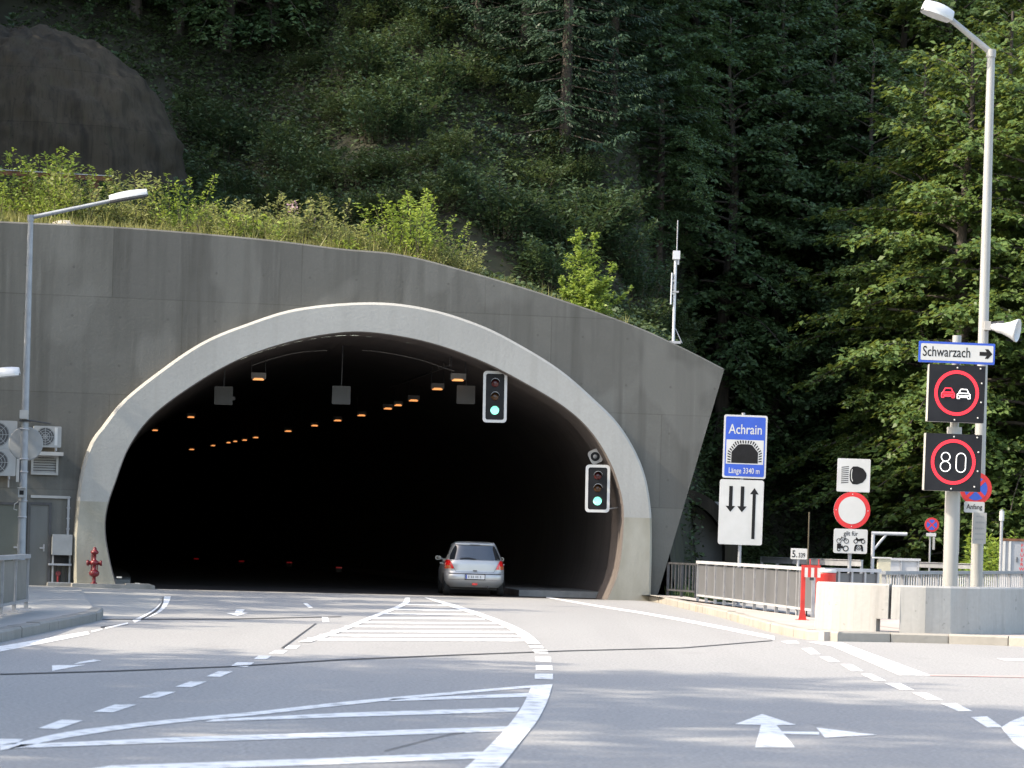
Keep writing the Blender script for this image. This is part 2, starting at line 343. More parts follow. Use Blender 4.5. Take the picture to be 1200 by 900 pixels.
# ------------------------------------------------------------------ road markings (traced on the ground)
def paint(name, polys, m='road_paint', z=0.005):
    b = MB()
    for p in polys:
        w = [H(x, y, 0) for x, y in p]; b.add([(q.x, q.y, z) for q in w], [tuple(range(len(w)))], m)
    # make every face look up
    for i, f in enumerate(b.f):
        n = Vector((0, 0, 0)); vs = [Vector(b.v[k]) for k in f]
        for k in range(len(vs)): n += vs[k].cross(vs[(k+1) % len(vs)])
        if n.z < 0: b.f[i] = tuple(reversed(f))
    return structure(b.build(name, road))
def strip(L, Rr): return [[L[i], L[i+1], Rr[i+1], Rr[i]] for i in range(len(L)-1)]
def sstrip(L, Rr, n=4):
    l = [(p.x, p.y) for p in smooth([(x, y, 0) for x, y in L], n)]; r = [(p.x, p.y) for p in smooth([(x, y, 0) for x, y in Rr], n)]
    return strip(l, r)
def line(pts, n=1):                            # pts (x, y, vertical half thickness px)
    return strip([(x, y-t) for x, y, t in pts], [(x, y+t) for x, y, t in pts])
paint('edge_line', sstrip([(-90, 773), (0, 757.5), (103, 740)], [(-90, 780), (0, 764), (105, 743.6)]) + line([(107, 740.5, .9), (120, 737.5, .9)]) + line([(123, 736.5, .9), (150, 730.5, .9)])
      + sstrip([(155, 727), (176, 717), (188, 707), (193, 699)], [(158, 730), (186, 718.5), (197, 708), (200, 699)]))
paint('dashed_line', [
    [(45, 854), (68, 855), (97, 845), (72, 844)], [(109, 835), (133, 835.3), (160, 826.3), (135, 826)], [(162, 818.3), (183, 818.7), (206, 811.3), (185, 811)],
    [(205, 805.3), (225, 805.7), (242, 799.3), (223, 799)], [(241, 793.3), (258, 793.7), (273, 787.3), (256, 787)], [(269, 781.7), (290, 782), (298, 776.7), (278, 776.3)],
    [(297, 772.7), (312, 773), (318, 769), (303, 768.7)], [(315, 766.3), (332, 766.3), (337, 762.7), (323, 762.3)], [(333, 760.7), (347, 760.7), (352, 756.7), (338, 756.7)],
    [(355, 707), (360, 707), (367, 712.7), (362, 712.7)], [(377, 722.7), (384, 722.7), (386, 729.3), (378, 729.3)]])
paint('turn_arrow', [[(61, 786.7), (100, 779.5), (61, 780)], [(86, 778.7), (97, 777.8), (119, 774.5), (110, 773.3), (94, 776)],
      [(277, 714.5), (287, 714.5), (284, 718), (291, 718.5), (278, 722), (265, 718.8), (275, 718.3)]])
paint('hatching', sstrip([(0, 874), (27, 869.5), (80, 858), (160, 848), (240, 840), (300, 834.5), (400, 823.3), (500, 814), (623, 803.5)], [(0, 880), (30, 875), (80, 865), (160, 853), (240, 844), (300, 838.5), (400, 827.3), (500, 817), (622, 806.3)], 3)
      + [[(-60, 866), (28, 866.7), (18, 872.5), (-60, 880)]]
      + strip([(460, 819.5), (621, 812.5)], [(450, 822.5), (618, 817)]) + strip([(250, 843.5), (400, 836), (609, 829.5)], [(240, 846.5), (400, 841), (606, 834.5)])
      + strip([(25, 873), (200, 865), (400, 858.5), (597, 851.7)], [(10, 878), (200, 871), (400, 864.5), (593, 857.5)])
      + strip([(130, 898), (400, 888.5), (570, 881.5)], [(60, 908), (400, 896), (563, 889.5)]))
for i, (ya, yb, xa, xb) in enumerate(((708.7, 709.6, 476, 524), (714.4, 715.8, 463, 541), (719.3, 720.7, 450, 556), (724.2, 725.8, 437, 568), (729.5, 731, 421, 582), (734.2, 735.7, 404, 591), (739.5, 741.4, 388, 602), (744.2, 746.5, 374, 611), (748.6, 751.4, 360, 617))):
    paint('hatching', [[(xa, ya-.8), (xb, ya+.5), (xb, yb+.5), (xa, yb-.6)]])
paint('solid_line', sstrip([(623, 804), (613, 826.7), (596.7, 850), (576.7, 871.7), (546.7, 900), (515, 925)], [(647.5, 802.7), (641.7, 821.7), (630, 845), (613, 866.7), (586.7, 900), (560, 925)])
      + sstrip([(496.7, 700.5), (526.7, 711), (560, 722), (586.7, 733), (606.7, 744), (618.3, 755)], [(500, 700.5), (533, 709), (566.7, 720), (600, 732.7), (620, 743.3), (633.3, 755)]), z=0.009)
paint('solid_line', sstrip([(475, 700.5), (468, 709), (433, 723), (400, 736.7), (349, 753)], [(480, 700.5), (476.7, 709), (440, 724), (402, 740), (364, 753)]), z=0.009)
paint('dashed_line', [[(626.7, 790), (648, 790), (648, 796.7), (626.7, 796)], [(628, 780), (647, 780), (647.7, 785.7), (628, 785.3)], [(627, 770.3), (645.7, 770.3), (646, 776), (627.7, 775.3)],
      [(624, 762), (640.7, 762), (642.7, 766.3), (626.7, 766)], [(619.3, 756.6), (635, 756.8), (637.7, 760), (621.7, 759.7)]])
paint('edge_line', line([(640, 700, .8), (700, 710.3, 1.0), (750, 718, 1.2), (800, 726.8, 1.6), (850, 736.5, 1.8), (908, 748, 2.1)]))
paint('dashed_line', [[(915, 751.7), (933, 751), (937, 754.3), (922, 754.3)], [(939, 760), (951.7, 759.7), (961.7, 767), (950, 767.3)], [(960, 770), (971.7, 769.7), (985, 776), (971.7, 776)],
      [(985, 778.7), (998, 778.7), (1011.7, 786.7), (998, 786.7)], [(1009, 790), (1021.7, 790.3), (1039, 798.3), (1025, 798.3)], [(1037, 801), (1055, 801), (1071.7, 809), (1055, 809)],
      [(1069, 812), (1085, 812), (1105, 821), (1088, 821)], [(1102.7, 825), (1120, 824.7), (1140, 834), (1123, 834)], [(1138, 841), (1156.7, 840), (1175, 853), (1156.7, 853)]])
paint('solid_line', [[(946, 752.5), (986, 753), (1091, 792), (1054, 791.7), (975, 757.5)]])
paint('stop_line', [[(1090, 791), (1210, 793), (1210, 794.6), (1090, 792.4)]], 'road_red_paint', 0.0065)
paint('turn_arrow', [[(893, 837.3), (861, 849.3), (891.7, 850), (885, 876.5), (931.7, 876.5), (910, 850.4), (933, 850)], [(915, 857.7), (960, 858.3), (960, 861.7), (919, 860.7)], [(956.7, 853.3), (1028, 861.7), (966.7, 865)]])
paint('solid_line', [[(1173, 853), (1185, 845.5), (1200, 840), (1225, 836), (1225, 884), (1200, 879.5), (1188, 871)]])
paint('edge_line', [[(1168, 771.7), (1230, 773), (1230, 775.5), (1177, 774.2)]])
paint('sealed_joint', line([(0, 790.7, .5), (130, 787, .5), (267, 781.7, .5), (400, 773.5, .6), (533, 768, .5), (667, 763, .4), (800, 759.6, .4), (905, 751, .35)]) + line([(120, 726.2, .45), (270, 725.7, .4), (400, 722.9, .35)])
      + strip([(369, 731), (329, 760)], [(371, 731), (332, 760)]) + sstrip([(164, 726), (181, 716), (189, 707), (190.5, 700)], [(166, 727), (184, 717), (191, 707.5), (191.7, 700)]) + line([(450, 881, .35), (520, 863, .3), (545, 859, .25)]), 'bitumen_seal', 0.0075)
# drain covers and patches
paint('road_patch', [[(118, 734.5), (150, 730.5), (150, 732.5), (118, 736.5)]], 'bitumen_seal', 0.0035)

# ------------------------------------------------------------------ tunnel portal
OUT = [(87, 706), (87, 690), (86.5, 640), (88, 616), (94, 560), (106, 520), (120, 500), (144, 470), (180, 440), (235, 402), (287, 380), (350, 361), (435, 354), (500, 361), (562, 380), (611, 404.5), (656.6, 433), (694, 465), (728, 500), (753, 546), (763, 592), (764.5, 640), (763, 704), (763, 710)]
INN = [(143, 706), (138, 690), (130, 660), (124, 624), (126, 596), (136, 565), (152, 524), (180, 487), (230, 450), (280, 422), (330, 404), (380, 393), (430, 390), (498, 401), (562, 423), (619, 452), (664, 480), (694, 509), (716, 546), (728, 584), (729.6, 617), (724, 668), (711, 702), (708, 710)]
RF = 0.38                                       # the ring stands proud of the wall
def plc(pts, off=RF, n=6): return [PL(p.x, p.y, off) for p in smooth([(x, y, 0) for x, y in pts], n)]
outc, innc = plc(OUT), plc(INN)
def resample(c, n):
    d = [0]
    for i in range(1, len(c)): d.append(d[-1] + math.hypot(c[i][0]-c[i-1][0], c[i][1]-c[i-1][1]))
    q = np.linspace(0, d[-1], n); return list(zip(np.interp(q, d, [a for a, _ in c]), np.interp(q, d, [z for _, z in c])))
NR = 110
outc, innc = resample(outc, NR), resample(innc, NR)
portal = T('tunnel_portal', 'grey concrete tunnel portal with pale arch ring and slanting right wing', 'tunnel portal', (PC.x, PC.y, 0))
def normals2(c):
    out = []
    for i in range(len(c)):
        a = c[max(i-1, 0)]; d = c[min(i+1, len(c)-1)]; t = Vector((d[0]-a[0], d[1]-a[1])).normalized(); out.append((-t.y, t.x))
    return out
no, ni = normals2(outc), normals2(innc)
CH = 0.07
def ringseg(lo_z, hi_z, mname, name):
    b = MB(); rows = []
    for i in range(NR):
        (so, zo), (si, zi) = outc[i], innc[i]
        rows.append([W(so, zo, -0.3), W(so, zo, RF-CH), W(so-no[i][0]*CH, zo-no[i][1]*CH, RF), W(si+ni[i][0]*.03, zi+ni[i][1]*.03, RF), W(si, zi, RF-.03), W(si, zi, -0.9)])
    for i in range(NR-1):
        zm = (outc[i][1]+innc[i][1])/2
        if not (lo_z <= zm < hi_z): continue
        for k in range(5):
            b.add([rows[i][k], rows[i+1][k], rows[i+1][k+1], rows[i][k+1]], [(0, 1, 2, 3)], mname if k < 3 else 'tunnel_lining', True)  # soffit and inner chamfer in dark lining tone: their shade is put into the colour
    o = b.build(name, portal)
    return o
m = MATS['ring_concrete']; N, L = m.node_tree.nodes, m.node_tree.links; bs_ = N['Principled BSDF']; src = bs_.inputs['Base Color'].links[0].from_socket
tcn = N.new('ShaderNodeTexCoord'); sp_ = N.new('ShaderNodeSeparateXYZ'); L.new(tcn.outputs['Object'], sp_.inputs[0]); lt_ = N.new('ShaderNodeMath'); lt_.operation = 'LESS_THAN'; lt_.inputs[1].default_value = 2.3; L.new(sp_.outputs['Z'], lt_.inputs[0])
dirt, _ = noise_fac(N, L, 1.4, (1.5, 1.5, .5), .3, .75); dcol = mixn(N, L, dirt, (0.345, 0.328, 0.275), (0.25, 0.235, 0.185)); L.new(mixn(N, L, lt_.outputs[0], src, dcol), bs_.inputs['Base Color'])
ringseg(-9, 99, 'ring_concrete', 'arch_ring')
TOP = [(-420, 240), (-200, 250), (0, 259), (145, 266), (300, 279), (400, 291), (470, 298), (550, 318), (640, 345), (740, 380), (800, 407), (849, 432)]
topc = [PL(p.x, p.y, 0) for p in smooth([(x, y, 0) for x, y in TOP], 8)]
ts, tz = [a for a, _ in topc], [z for _, z in topc]
ocs = [(s, z) for s, z in outc]
def ring_low(s):
    best = None
    for i in range(len(ocs)-1):
        (s0, z0), (s1, z1) = ocs[i], ocs[i+1]
        if (s0-s)*(s1-s) <= 0 and s0 != s1:
            z = z0+(z1-z0)*(s-s0)/(s1-s0); best = z if best is None else max(best, z)
    return best
w0 = PL(769, 703, 0); w1 = PL(849, 432, 0)
sl = min(s for s, _ in outc)+.02; srr = max(s for s, _ in outc)-.02
cols = list(np.linspace(ts[0], sl-.001, 14)) + list(np.linspace(sl, srr, 120)) + list(np.linspace(srr+.001, w0[0], 3)) + list(np.linspace(w0[0]+.05, ts[-1]-.002, 24))
b = MB(); prev = None
for s in cols:
    top = float(np.interp(s, ts, tz)); r = ring_low(s)
    if s > w0[0]: low = w0[1] + (w1[1]-w0[1])*(s-w0[0])/(w1[0]-w0[0])
    elif sl <= s <= srr and r is not None: low = max(r - 0.25, 0)
    else: low = -0.02
    c = 0.045
    cur = [W(s, low, -0.55), W(s, low, 0), W(s, (low+top)/2, 0), W(s, top-c, 0), W(s, top, -c), W(s, top, -0.55)]
    if prev:
        for k in range(5): b.add([prev[k], cur[k], cur[k+1], prev[k+1]], [(0, 1, 2, 3)], 'portal_concrete')
        b.add([prev[5], cur[5], cur[0], prev[0]], [(0, 1, 2, 3)], 'portal_concrete')
    prev = cur
wall = b.build('portal_wall', portal)
# side return of the wing running back into the bank (holds the earth)
b = MB()
e0 = W(*w1, -0.5); e1 = W(*w0, -0.5); back = Vector((-0.9, 8, 0))
b.add([e0, e1, e1+back, e0+Vector((-0.9, 8, -3))], [(0, 1, 2, 3), (3, 2, 1, 0)][:1], 'portal_concrete'); b.build('wing_return', portal)
# plinth at the foot of the ring, and the small kerb to the right
pa, pb = PL(84, 700, .9), PL(181, 700, .9)
b = MB(); fp = Fr(W(0, 0, 0), ALPHA)
b.rbox(fp, pa[0], pb[0], -0.02, 0.11, -0.6, 0.95, .03, 'plinth_concrete'); b.box(fp, pb[0]-.75, pb[0]-.1, .11, .135, .1, .7, 'plinth_concrete'); b.build('plinth', portal)
# sunken doors in the left wall
def sz(px, py, off=0.0): return PL(px, py, off)
for (x0, x1, y0, y1, m, nm) in ((33, 57.5, 592, 697, 'door_grey', 'door'), (-14, 27, 592, 697, 'gate_green', 'door')):
    a = sz(x0, y1); c = sz(x1, y0); z1 = c[1]
    b = MB(); fd = Fr(W(0, 0, 0), ALPHA)
    b.box(fd, a[0], c[0], 0.0, z1, .003, .03, m)
    dr = b.build(nm, portal)
    b = MB(); fw = .07
    for q in ((a[0]-fw, a[0], 0, z1+fw), (c[0], c[0]+fw, 0, z1+fw), (a[0], c[0], z1, z1+fw)): b.box(fd, q[0], q[1], q[2], q[3], .003, .075, 'dark_metal')
    b.build('door_frame', dr)
    b = MB(); b.box(fd, c[0]-.22, c[0]-.1, 1.0, 1.04, .03, .085, 'galvanised'); b.box(fd, c[0]-.13, c[0]-.09, .93, 1.12, .03, .05, 'galvanised'); b.build('handle', dr)
# cable conduit, horizontal then down
b = MB(); c0, c1, c2 = sz(36, 581.5), sz(80.5, 583), sz(81, 627)
b.box(fp, c0[0], c1[0]+.03, c1[1]-.035, c1[1]+.035, .003, .06, 'box_grey'); b.box(fp, c1[0]-.03, c1[0]+.03, c2[1], c1[1]-.036, .003, .06, 'galvanised')
for k in range(4): b.box(fp, c1[0]-.05, c1[0]+.05, c2[1]+.15+k*.28, c2[1]+.18+k*.28, .003, .07, 'galvanised')
o = b.build('cable_conduit'); o['label'] = 'pale cable conduit bending down the portal wall to the meter box'; o['category'] = 'conduit'
# louvre
lv = T('louvre_vent', 'pale framed louvre vent below the small air conditioner', 'vent', W(*sz(54, 556), 0))
a, c = sz(36, 556), sz(68.5, 534)
b = MB(); t = .06
for q in ((a[0], c[0], a[1], a[1]+t), (a[0], c[0], c[1]-t, c[1]), (a[0], a[0]+t, a[1]+t, c[1]-t), (c[0]-t, c[0], a[1]+t, c[1]-t)): b.box(fp, *q, .003, .09, 'box_grey')
b.build('frame', lv)
b = MB(); b.box(fp, a[0]+t, c[0]-t, a[1]+t, c[1]-t, .003, .012, 'black'); b.build('backing', lv)
b = MB(); nsl = 6
for k in range(nsl):
    y = a[1]+t+(c[1]-a[1]-2*t)*(k+.35)/nsl
    fs_ = Fr(fp(0, y, .045), ALPHA, 0, R_(-35)); b.box(fs_, a[0]+t, c[0]-t, -.03, .03, -.004, .004, 'box_grey')
b.build('slats', lv)
# air conditioners
def ac(px0, px1, py0, py1, label, fanx, name='air_conditioner', labelstrip=True):
    a, c = sz(px0, py1), sz(px1, py0); w, h = c[0]-a[0], c[1]-a[1]
    t_ = T(name, label, 'air conditioner', W(a[0]+w/2, a[1], .1)); b = MB(); f2 = Fr(W(a[0], a[1], .12), ALPHA)
    b.rbox(f2, 0, w, 0, h, 0, .32, .03, 'ac_white'); b.build('casing', t_)
    b = MB(); r = min(h*.44, w*.4); cx = w*fanx
    b.prism(f2, circ(cx, h/2, r, 28), .321, .326, 'dark_metal')
    for rr in (.98, .75, .5, .25): b.ringp(f2, circ(cx, h/2, r*rr, 28), circ(cx, h/2, r*rr-.012, 28), .326, .335, 'dish_grey')
    for k in range(4):
        q = R_(45*k); d = Vector((math.cos(q), math.sin(q)))
        b.prism(f2, [(cx-d.x*r-d.y*.006, h/2-d.y*r+d.x*.006), (cx-d.x*r+d.y*.006, h/2-d.y*r-d.x*.006), (cx+d.x*r+d.y*.006, h/2+d.y*r-d.x*.006), (cx+d.x*r-d.y*.006, h/2+d.y*r+d.x*.006)], .335, .34, 'dish_grey')
    b.build('fan_grille', t_)
    if labelstrip:
        b = MB(); b.rbox(f2, w*.76, w*.86, h*.1, h*.95, .321, .328, .01, 'sign_white'); b.build('cover', t_)
    for x in (w*.15, w*.8): b = MB(); b.box(f2, x, x+.04, -.09, 0.0, -.115, .3, 'galvanised'); b.box(f2, x, x+.04, -.3, -.09, -.115, -.08, 'galvanised'); b.build('bracket', t_)
ac(38, 71, 500.5, 524, 'small wall air conditioner with round fan beside the lamp post disc', .42)
ac(-22, 19.5, 494, 525.5, 'upper of two stacked air conditioners at the photo edge', .42, labelstrip=False)
ac(-22, 18, 527, 557, 'lower of two stacked air conditioners at the photo edge', .42, labelstrip=False)
b = MB(); a, c = sz(36, 533.5), sz(73, 530.5); b.box(fp, a[0], c[0], a[1], c[1], .003, .5, 'box_grey')
o = b.build('wall_shelf'); o['label'] = 'pale metal shelf on the wall between air conditioner and louvre vent'; o['category'] = 'shelf'
# meter cabinet with frame below
mc = T('meter_cabinet', 'grey metal cabinet on a frame with pipes left of the arch', 'cabinet', W(*sz(72, 696), .1))
a, c = sz(60, 650), sz(84, 626.5); b = MB(); b.rbox(fp, a[0], c[0], a[1], c[1], .003, .35, .015, 'dish_grey'); b.build('cabinet_box', mc)
b = MB(); a2 = sz(58, 684)
for x in (a[0]+.02, c[0]-.06): b.box(fp, x, x+.045, 0.05, a[1], .05, .1, 'galvanised')
for y in (a[1]-.28, a2[1]): b.box(fp, a[0]-.08, c[0], y, y+.05, .1, .3, 'galvanised')
b.build('frame', mc)
b = MB(); b.box(fp, a[0]+.07, c[0]-.07, a[1]-.22, a[1]-.005, .003, .1, 'black')
for x in (.16, .28, .4): b.tube([fp(a[0]+x, .1, .06), fp(a[0]+x, a[1]-.3, .06)], .018, 'dark_metal', 6)
b.build('meter_pipes', mc)
b = MB(); b.prism(fp, circ(a[0]+.19, a2[1]+.28, .07, 12), .08, .13, 'hydrant_red'); b.tube([fp(a[0]+.19, a2[1]+.05, .1), fp(a[0]+.19, a2[1]+.24, .1)], .03, 'hydrant_red', 8); b.build('valve', mc)
b = MB(); b.box(fp, a[0]-.1, c[0]+.02, -.01, .1, .003, .4, 'plinth_concrete'); b.build('foot', mc)
# hydrant in front of the ring
hp = W(*PL(110, 690, .8), .75); hp.z = .11
hy = T('fire_hydrant', 'dark red pillar fire hydrant in front of the left ring foot', 'hydrant', hp)
b = MB(); b.lathe(hp, (0, 0, 1), [(0, .09), (.03, .09), (.03, .05), (.18, .045), (.2, .1), (.24, .13), (.3, .14), (.35, .1), (.37, .055), (.5, .05), (.52, .11), (.58, .12), (.62, .07), (.64, .045), (.78, .045), (.8, .09), (.84, .11), (.88, .08), (.9, .05), (.96, .045), (.98, 0)], 'hydrant_red', 18); b.build('body', hy)
for sgn in (-1, 1):
    b = MB(); b.lathe(hp+Vector((0, 0, .55)), (sgn, 0.1, 0), [(.05, .05), (.15, .05), (.15, .075), (.2, .075), (.2, 0)], 'hydrant_red', 14); b.build('outlet', hy)
for sx, z0, z1 in ((-.08, .35, .55), (.08, .35, .55), (-.07, .62, .82)): b = MB(); b.tube([hp+Vector((sx, 0, z0)), hp+Vector((sx, 0, z1))], .018, 'hydrant_red', 6); b.build('rod', hy)

# ------------------------------------------------------------------ tunnel tube
def tc(d):                                     # point on the centre line, d metres of Y behind the portal
    return Vector((-4.07 - 0.115*d - 0.0008*d*d, 84.0 + d, 0))
def tdir(d): return Vector((-0.115 - 0.0016*d, 1, 0)).normalized()
tun = T('tunnel', 'dark sooty tunnel tube curving away to the left', 'tunnel', (PC.x, PC.y+1, 0))
prof = [(s*1.0, z) for s, z in innc if z > -0.02]; prof = resample(prof, 60)
b = MB(); rows = []
ds = [0] + list(np.linspace(2.2, 150, 60))
for d in ds:
    row = []
    for s, z in prof:
        if d == 0: p = W(s, z, -0.88)
        else:
            k = 1.02 if d > 2 else 1.0
            dr = tdir(d); rt = Vector((dr.y, -dr.x, 0)); p = tc(d) + rt*s*k*1.0 + Vector((0, 0, z*1.01))
        row.append(p)
    rows.append(row)
for i in range(len(rows)-1):
    for k in range(len(prof)-1): b.add([rows[i][k], rows[i][k+1], rows[i+1][k+1], rows[i+1][k]], [(0, 1, 2, 3)], 'tunnel_lining', True)
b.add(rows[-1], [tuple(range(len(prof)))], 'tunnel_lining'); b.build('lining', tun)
b = MB(); L_, Rr_ = [], []
for d in ds:
    dr = tdir(d); rt = Vector((dr.y, -dr.x, 0)); c = tc(d) if d else PC + PN*0.25
    rt = rt if d else PR
    L_.append(c - rt*7.2); Rr_.append(c + rt*7.2)
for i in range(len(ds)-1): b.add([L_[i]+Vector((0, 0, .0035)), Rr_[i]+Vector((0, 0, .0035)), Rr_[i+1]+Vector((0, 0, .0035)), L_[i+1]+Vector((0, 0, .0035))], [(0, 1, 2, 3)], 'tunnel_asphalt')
b.build('tunnel_floor', tun)
for sgn in (1, -1):
    b = MB()
    for i in range(1, len(ds)-1):
        q = []
        for d in (ds[i], ds[i+1]):
            dr = tdir(d); rt = Vector((dr.y, -dr.x, 0))*sgn
            q += [tc(d)+rt*4.6 if sgn > 0 else tc(d)+rt*6.3, tc(d)+rt*7.0]
        zt = Vector((0, 0, .18)); z0 = Vector((0, 0, .004))
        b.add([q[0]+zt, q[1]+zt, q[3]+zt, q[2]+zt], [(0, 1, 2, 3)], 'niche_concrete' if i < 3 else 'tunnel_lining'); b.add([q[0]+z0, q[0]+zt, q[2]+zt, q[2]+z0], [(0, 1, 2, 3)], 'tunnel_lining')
        if i == 1: b.add([q[0]+z0, q[1]+z0, q[1]+zt, q[0]+zt], [(0, 1, 2, 3)], 'niche_concrete')
    b.build('walkway', tun)
# right inner recess seen in the soffit
b = MB()
for i in range(0, 7):
    pass
# lamps
def tunnel_lamp(px, py, D, w, label, hang=0.55):
    w *= .86
    p = P(px, py, D); t_ = T('tunnel_lamp', label, 'lamp', p, 'amber lamps along the tunnel roof'); f = Fr(p, R_(7) + .0016*(D-84))
    b = MB(); b.rbox(f, -w/2, w/2, 0, w*.42, -.3, .0, .02, 'tunnel_lamp_body'); b.build('housing', t_)
    b = MB(); b.prism(f, [(-w*.33, -.012), (w*.33, -.012), (w*.28, .024), (-w*.28, .024)], .001, .012, 'tunnel_lamp_on'); b.box(f, -w*.36, w*.36, -.03, -.002, -.25, .0, 'tunnel_lamp_on'); b.build('lens', t_)
    for sx in (-1, 1): b = MB(); b.tube([f(sx*w*.46, w*.4, -.1), f(sx*w*.46, w*.4+hang, -.1)], .012, 'dark_metal', 5); b.build('hanger', t_)
RL = [(537, 445, 86.8, .5), (513, 455.5, 92.2, .46), (485, 469, 100.6, .44), (467, 474.5, 105, .36), (455, 478.5, 107.8, .42), (424, 486.5, 114.6, .42), (396, 492.5, 120.3, .42), (369, 498.5, 126.6, .40), (338, 505, 134, .42), (300, 512.5, 144.5, .36), (287, 515.5, 149, .32), (276, 517, 151.5, .26), (268, 518.5, 154, .28), (250, 522, 161, .3), (225, 526.5, 168.6, .4)]
for i, (px, py, D, w) in enumerate(RL):
    lab = {0: 'amber tunnel lamp of the right row closest to the hanging traffic light', 1: 'second amber tunnel lamp of the right row, left of the closest', 2: 'third amber tunnel lamp along the right row'}.get(i, 'small amber lamp deep in the tunnel on the long slanting row')
    tunnel_lamp(px, py, D, w, lab)
for (px, py, D, w, lab) in ((303, 444, 88.6, .5, 'amber tunnel lamp alone at the upper left under the arch'), (224, 488.5, 121, .4, 'dim amber lamp deep in the tunnel at left, higher of two'), (182, 504, 138, .36, 'dim amber lamp deep in the tunnel near the left lining')):
    tunnel_lamp(px, py, D, w, lab)
# suspended cable ladder rods on the right row
b = MB()
for i in range(16):
    t = i/15; px = 527 - 100*t; py0 = 427 + 35*t; D = 87.5 + 28*t
    b.tube([P(px, py0, D), P(px, py0 - 16 + 6*t, D)], .013, 'tunnel_lamp_body', 4)
b.tube([P(527, 428, 87.5), P(477, 447, 100), P(427, 463, 115.5)], .03, 'tunnel_lamp_body', 5)
o = b.build('cable_ladder'); o['label'] = 'thin hanging cable ladder above the right row of tunnel lamps'; o['category'] = 'cable ladder'
# thin cables under the crown
for pts, lab in (([(296, 428), (320, 420), (350, 413), (383, 410.5)], 'thin curved cable under the arch crown, left piece'), ([(425, 410.5), (450, 413), (490, 421), (520, 431), (533, 435)], 'thin curved cable under the arch crown, right piece')):
    b = MB(); b.tube([P(p.x, p.y, 86.6) for p in smooth([(x, y, 0) for x, y in pts], 5)], .012, 'tunnel_lamp_body', 5); o = b.build('cable'); o['label'] = lab; o['category'] = 'cable'
# off lane panels
for px, py, lab, tp in ((262, 463.5, 'square grey switched-off signal panel, leftmost under the arch', 430), (400, 463, 'square grey switched-off signal panel hanging below the arch crown', 405), (546, 462.5, 'square grey switched-off signal panel beside the hanging traffic light', 432)):
    p = P(px, py, 87.2); t_ = T('signal_panel', lab, 'signal panel', p, 'switched-off lane panels under the arch'); f = Fr(p, ALPHA*.5)
    b = MB(); b.rbox(f, -.26, .26, -.26, .26, -.18, 0, .02, 'signal_panel'); b.build('panel', t_)
    b = MB(); q = P(px, tp, 87.2); b.tube([f(0, .26, -.1), Vector((p.x, p.y+.1, q.z))], .02, 'dark_metal', 5)
    if px < 300: b.box(f, .26, .33, -.12, -.02, -.1, -.03, 'signal_panel')
    b.build('hanger', t_)
# traffic lights
def traffic_light(px, py, D, w, h, label, arm=None):
    p = P(px, py, D); t_ = T('traffic_light', label, 'traffic light', p, 'traffic lights at the tunnel mouth'); f = Fr(p, R_(3), R_(0.6))
    b = MB(); b.ringp(f, rrect(-w/2, w/2, -h/2, h/2, .1, 5), rrect(-w/2+.075, w/2-.075, -h/2+.075, h/2-.075, .06, 5), -.01, .02, 'sign_white'); b.build('border', t_)
    b = MB(); b.prism(f, rrect(-w/2+.07, w/2-.07, -h/2+.07, h/2-.07, .06, 5), -.012, .008, 'black'); b.rbox(f, -.14, .14, -h/2+.12, h/2-.12, -.25, -.013, .03, 'black'); b.build('backboard', t_)
    step = h*.262
    for k, m in ((1, 'lens_red_off'), (0, 'lens_amber_off'), (-1, 'lens_green_on')):
        b = MB(); r = .118 if k == -1 else .105; cy = k*step
        b.lathe(f(0, cy, .009), f.n, [(.0, r), (.02, r*.9), (.035, r*.5), (.04, 0.0001)], m, 24); ln = b.build('lens', t_)
        b = MB(); q = [f(.125*math.cos(R_(a)), cy+.125*math.sin(R_(a)), .01) for a in range(10, 171, 16)]; q2 = [x + f.n*.17 for x in q]
        b.add(q+q2, [(i, i+1, len(q)+i+1, len(q)+i) for i in range(len(q)-1)], 'dark_metal', True)
        if k >= 0:
            for i in range(len(q2)-1): b.add([q2[i], q2[i+1], q2[i+1]+f.u*.012, q2[i]+f.u*.012], [(0, 1, 2, 3)], 'dish_grey')
        b.build('visor', ln)
    b = MB()
    if arm: b.tube([f(w/2-.02, -h*.42, -.03), P(*arm, D+.5)], .02, 'box_grey', 6)
    else: b.tube([f(0, h/2-.1, -.1), f(0, h/2+.55, -.3)], .03, 'dark_metal', 6)
    b.build('mounting', t_)
traffic_light(580, 465, 84.7, .66, 1.42, 'hanging traffic light with green lit, high under the arch')
traffic_light(700.3, 572.5, 85.2, .68, 1.32, 'traffic light with green lit, lower right by the arch wall', (726, 594.5))
p = P(697.5, 535, 85.6); ls = T('tunnel_loudspeaker', 'small rounded loudspeaker on the arch wall above the lower traffic light', 'loudspeaker', p); f = Fr(p, R_(-4), R_(25))
b = MB(); b.rbox(f, -.17, .17, -.2, .2, -.25, 0, .1, 'box_grey'); b.build('housing', ls)
b = MB(); b.prism(f, circ(0, 0, .13, 20), .001, .006, 'black'); b.lathe(f(0, 0, .006), f.n, [(0, .06), (.03, .05), (.035, .0001)], 'dish_grey', 14); b.build('horn', ls)
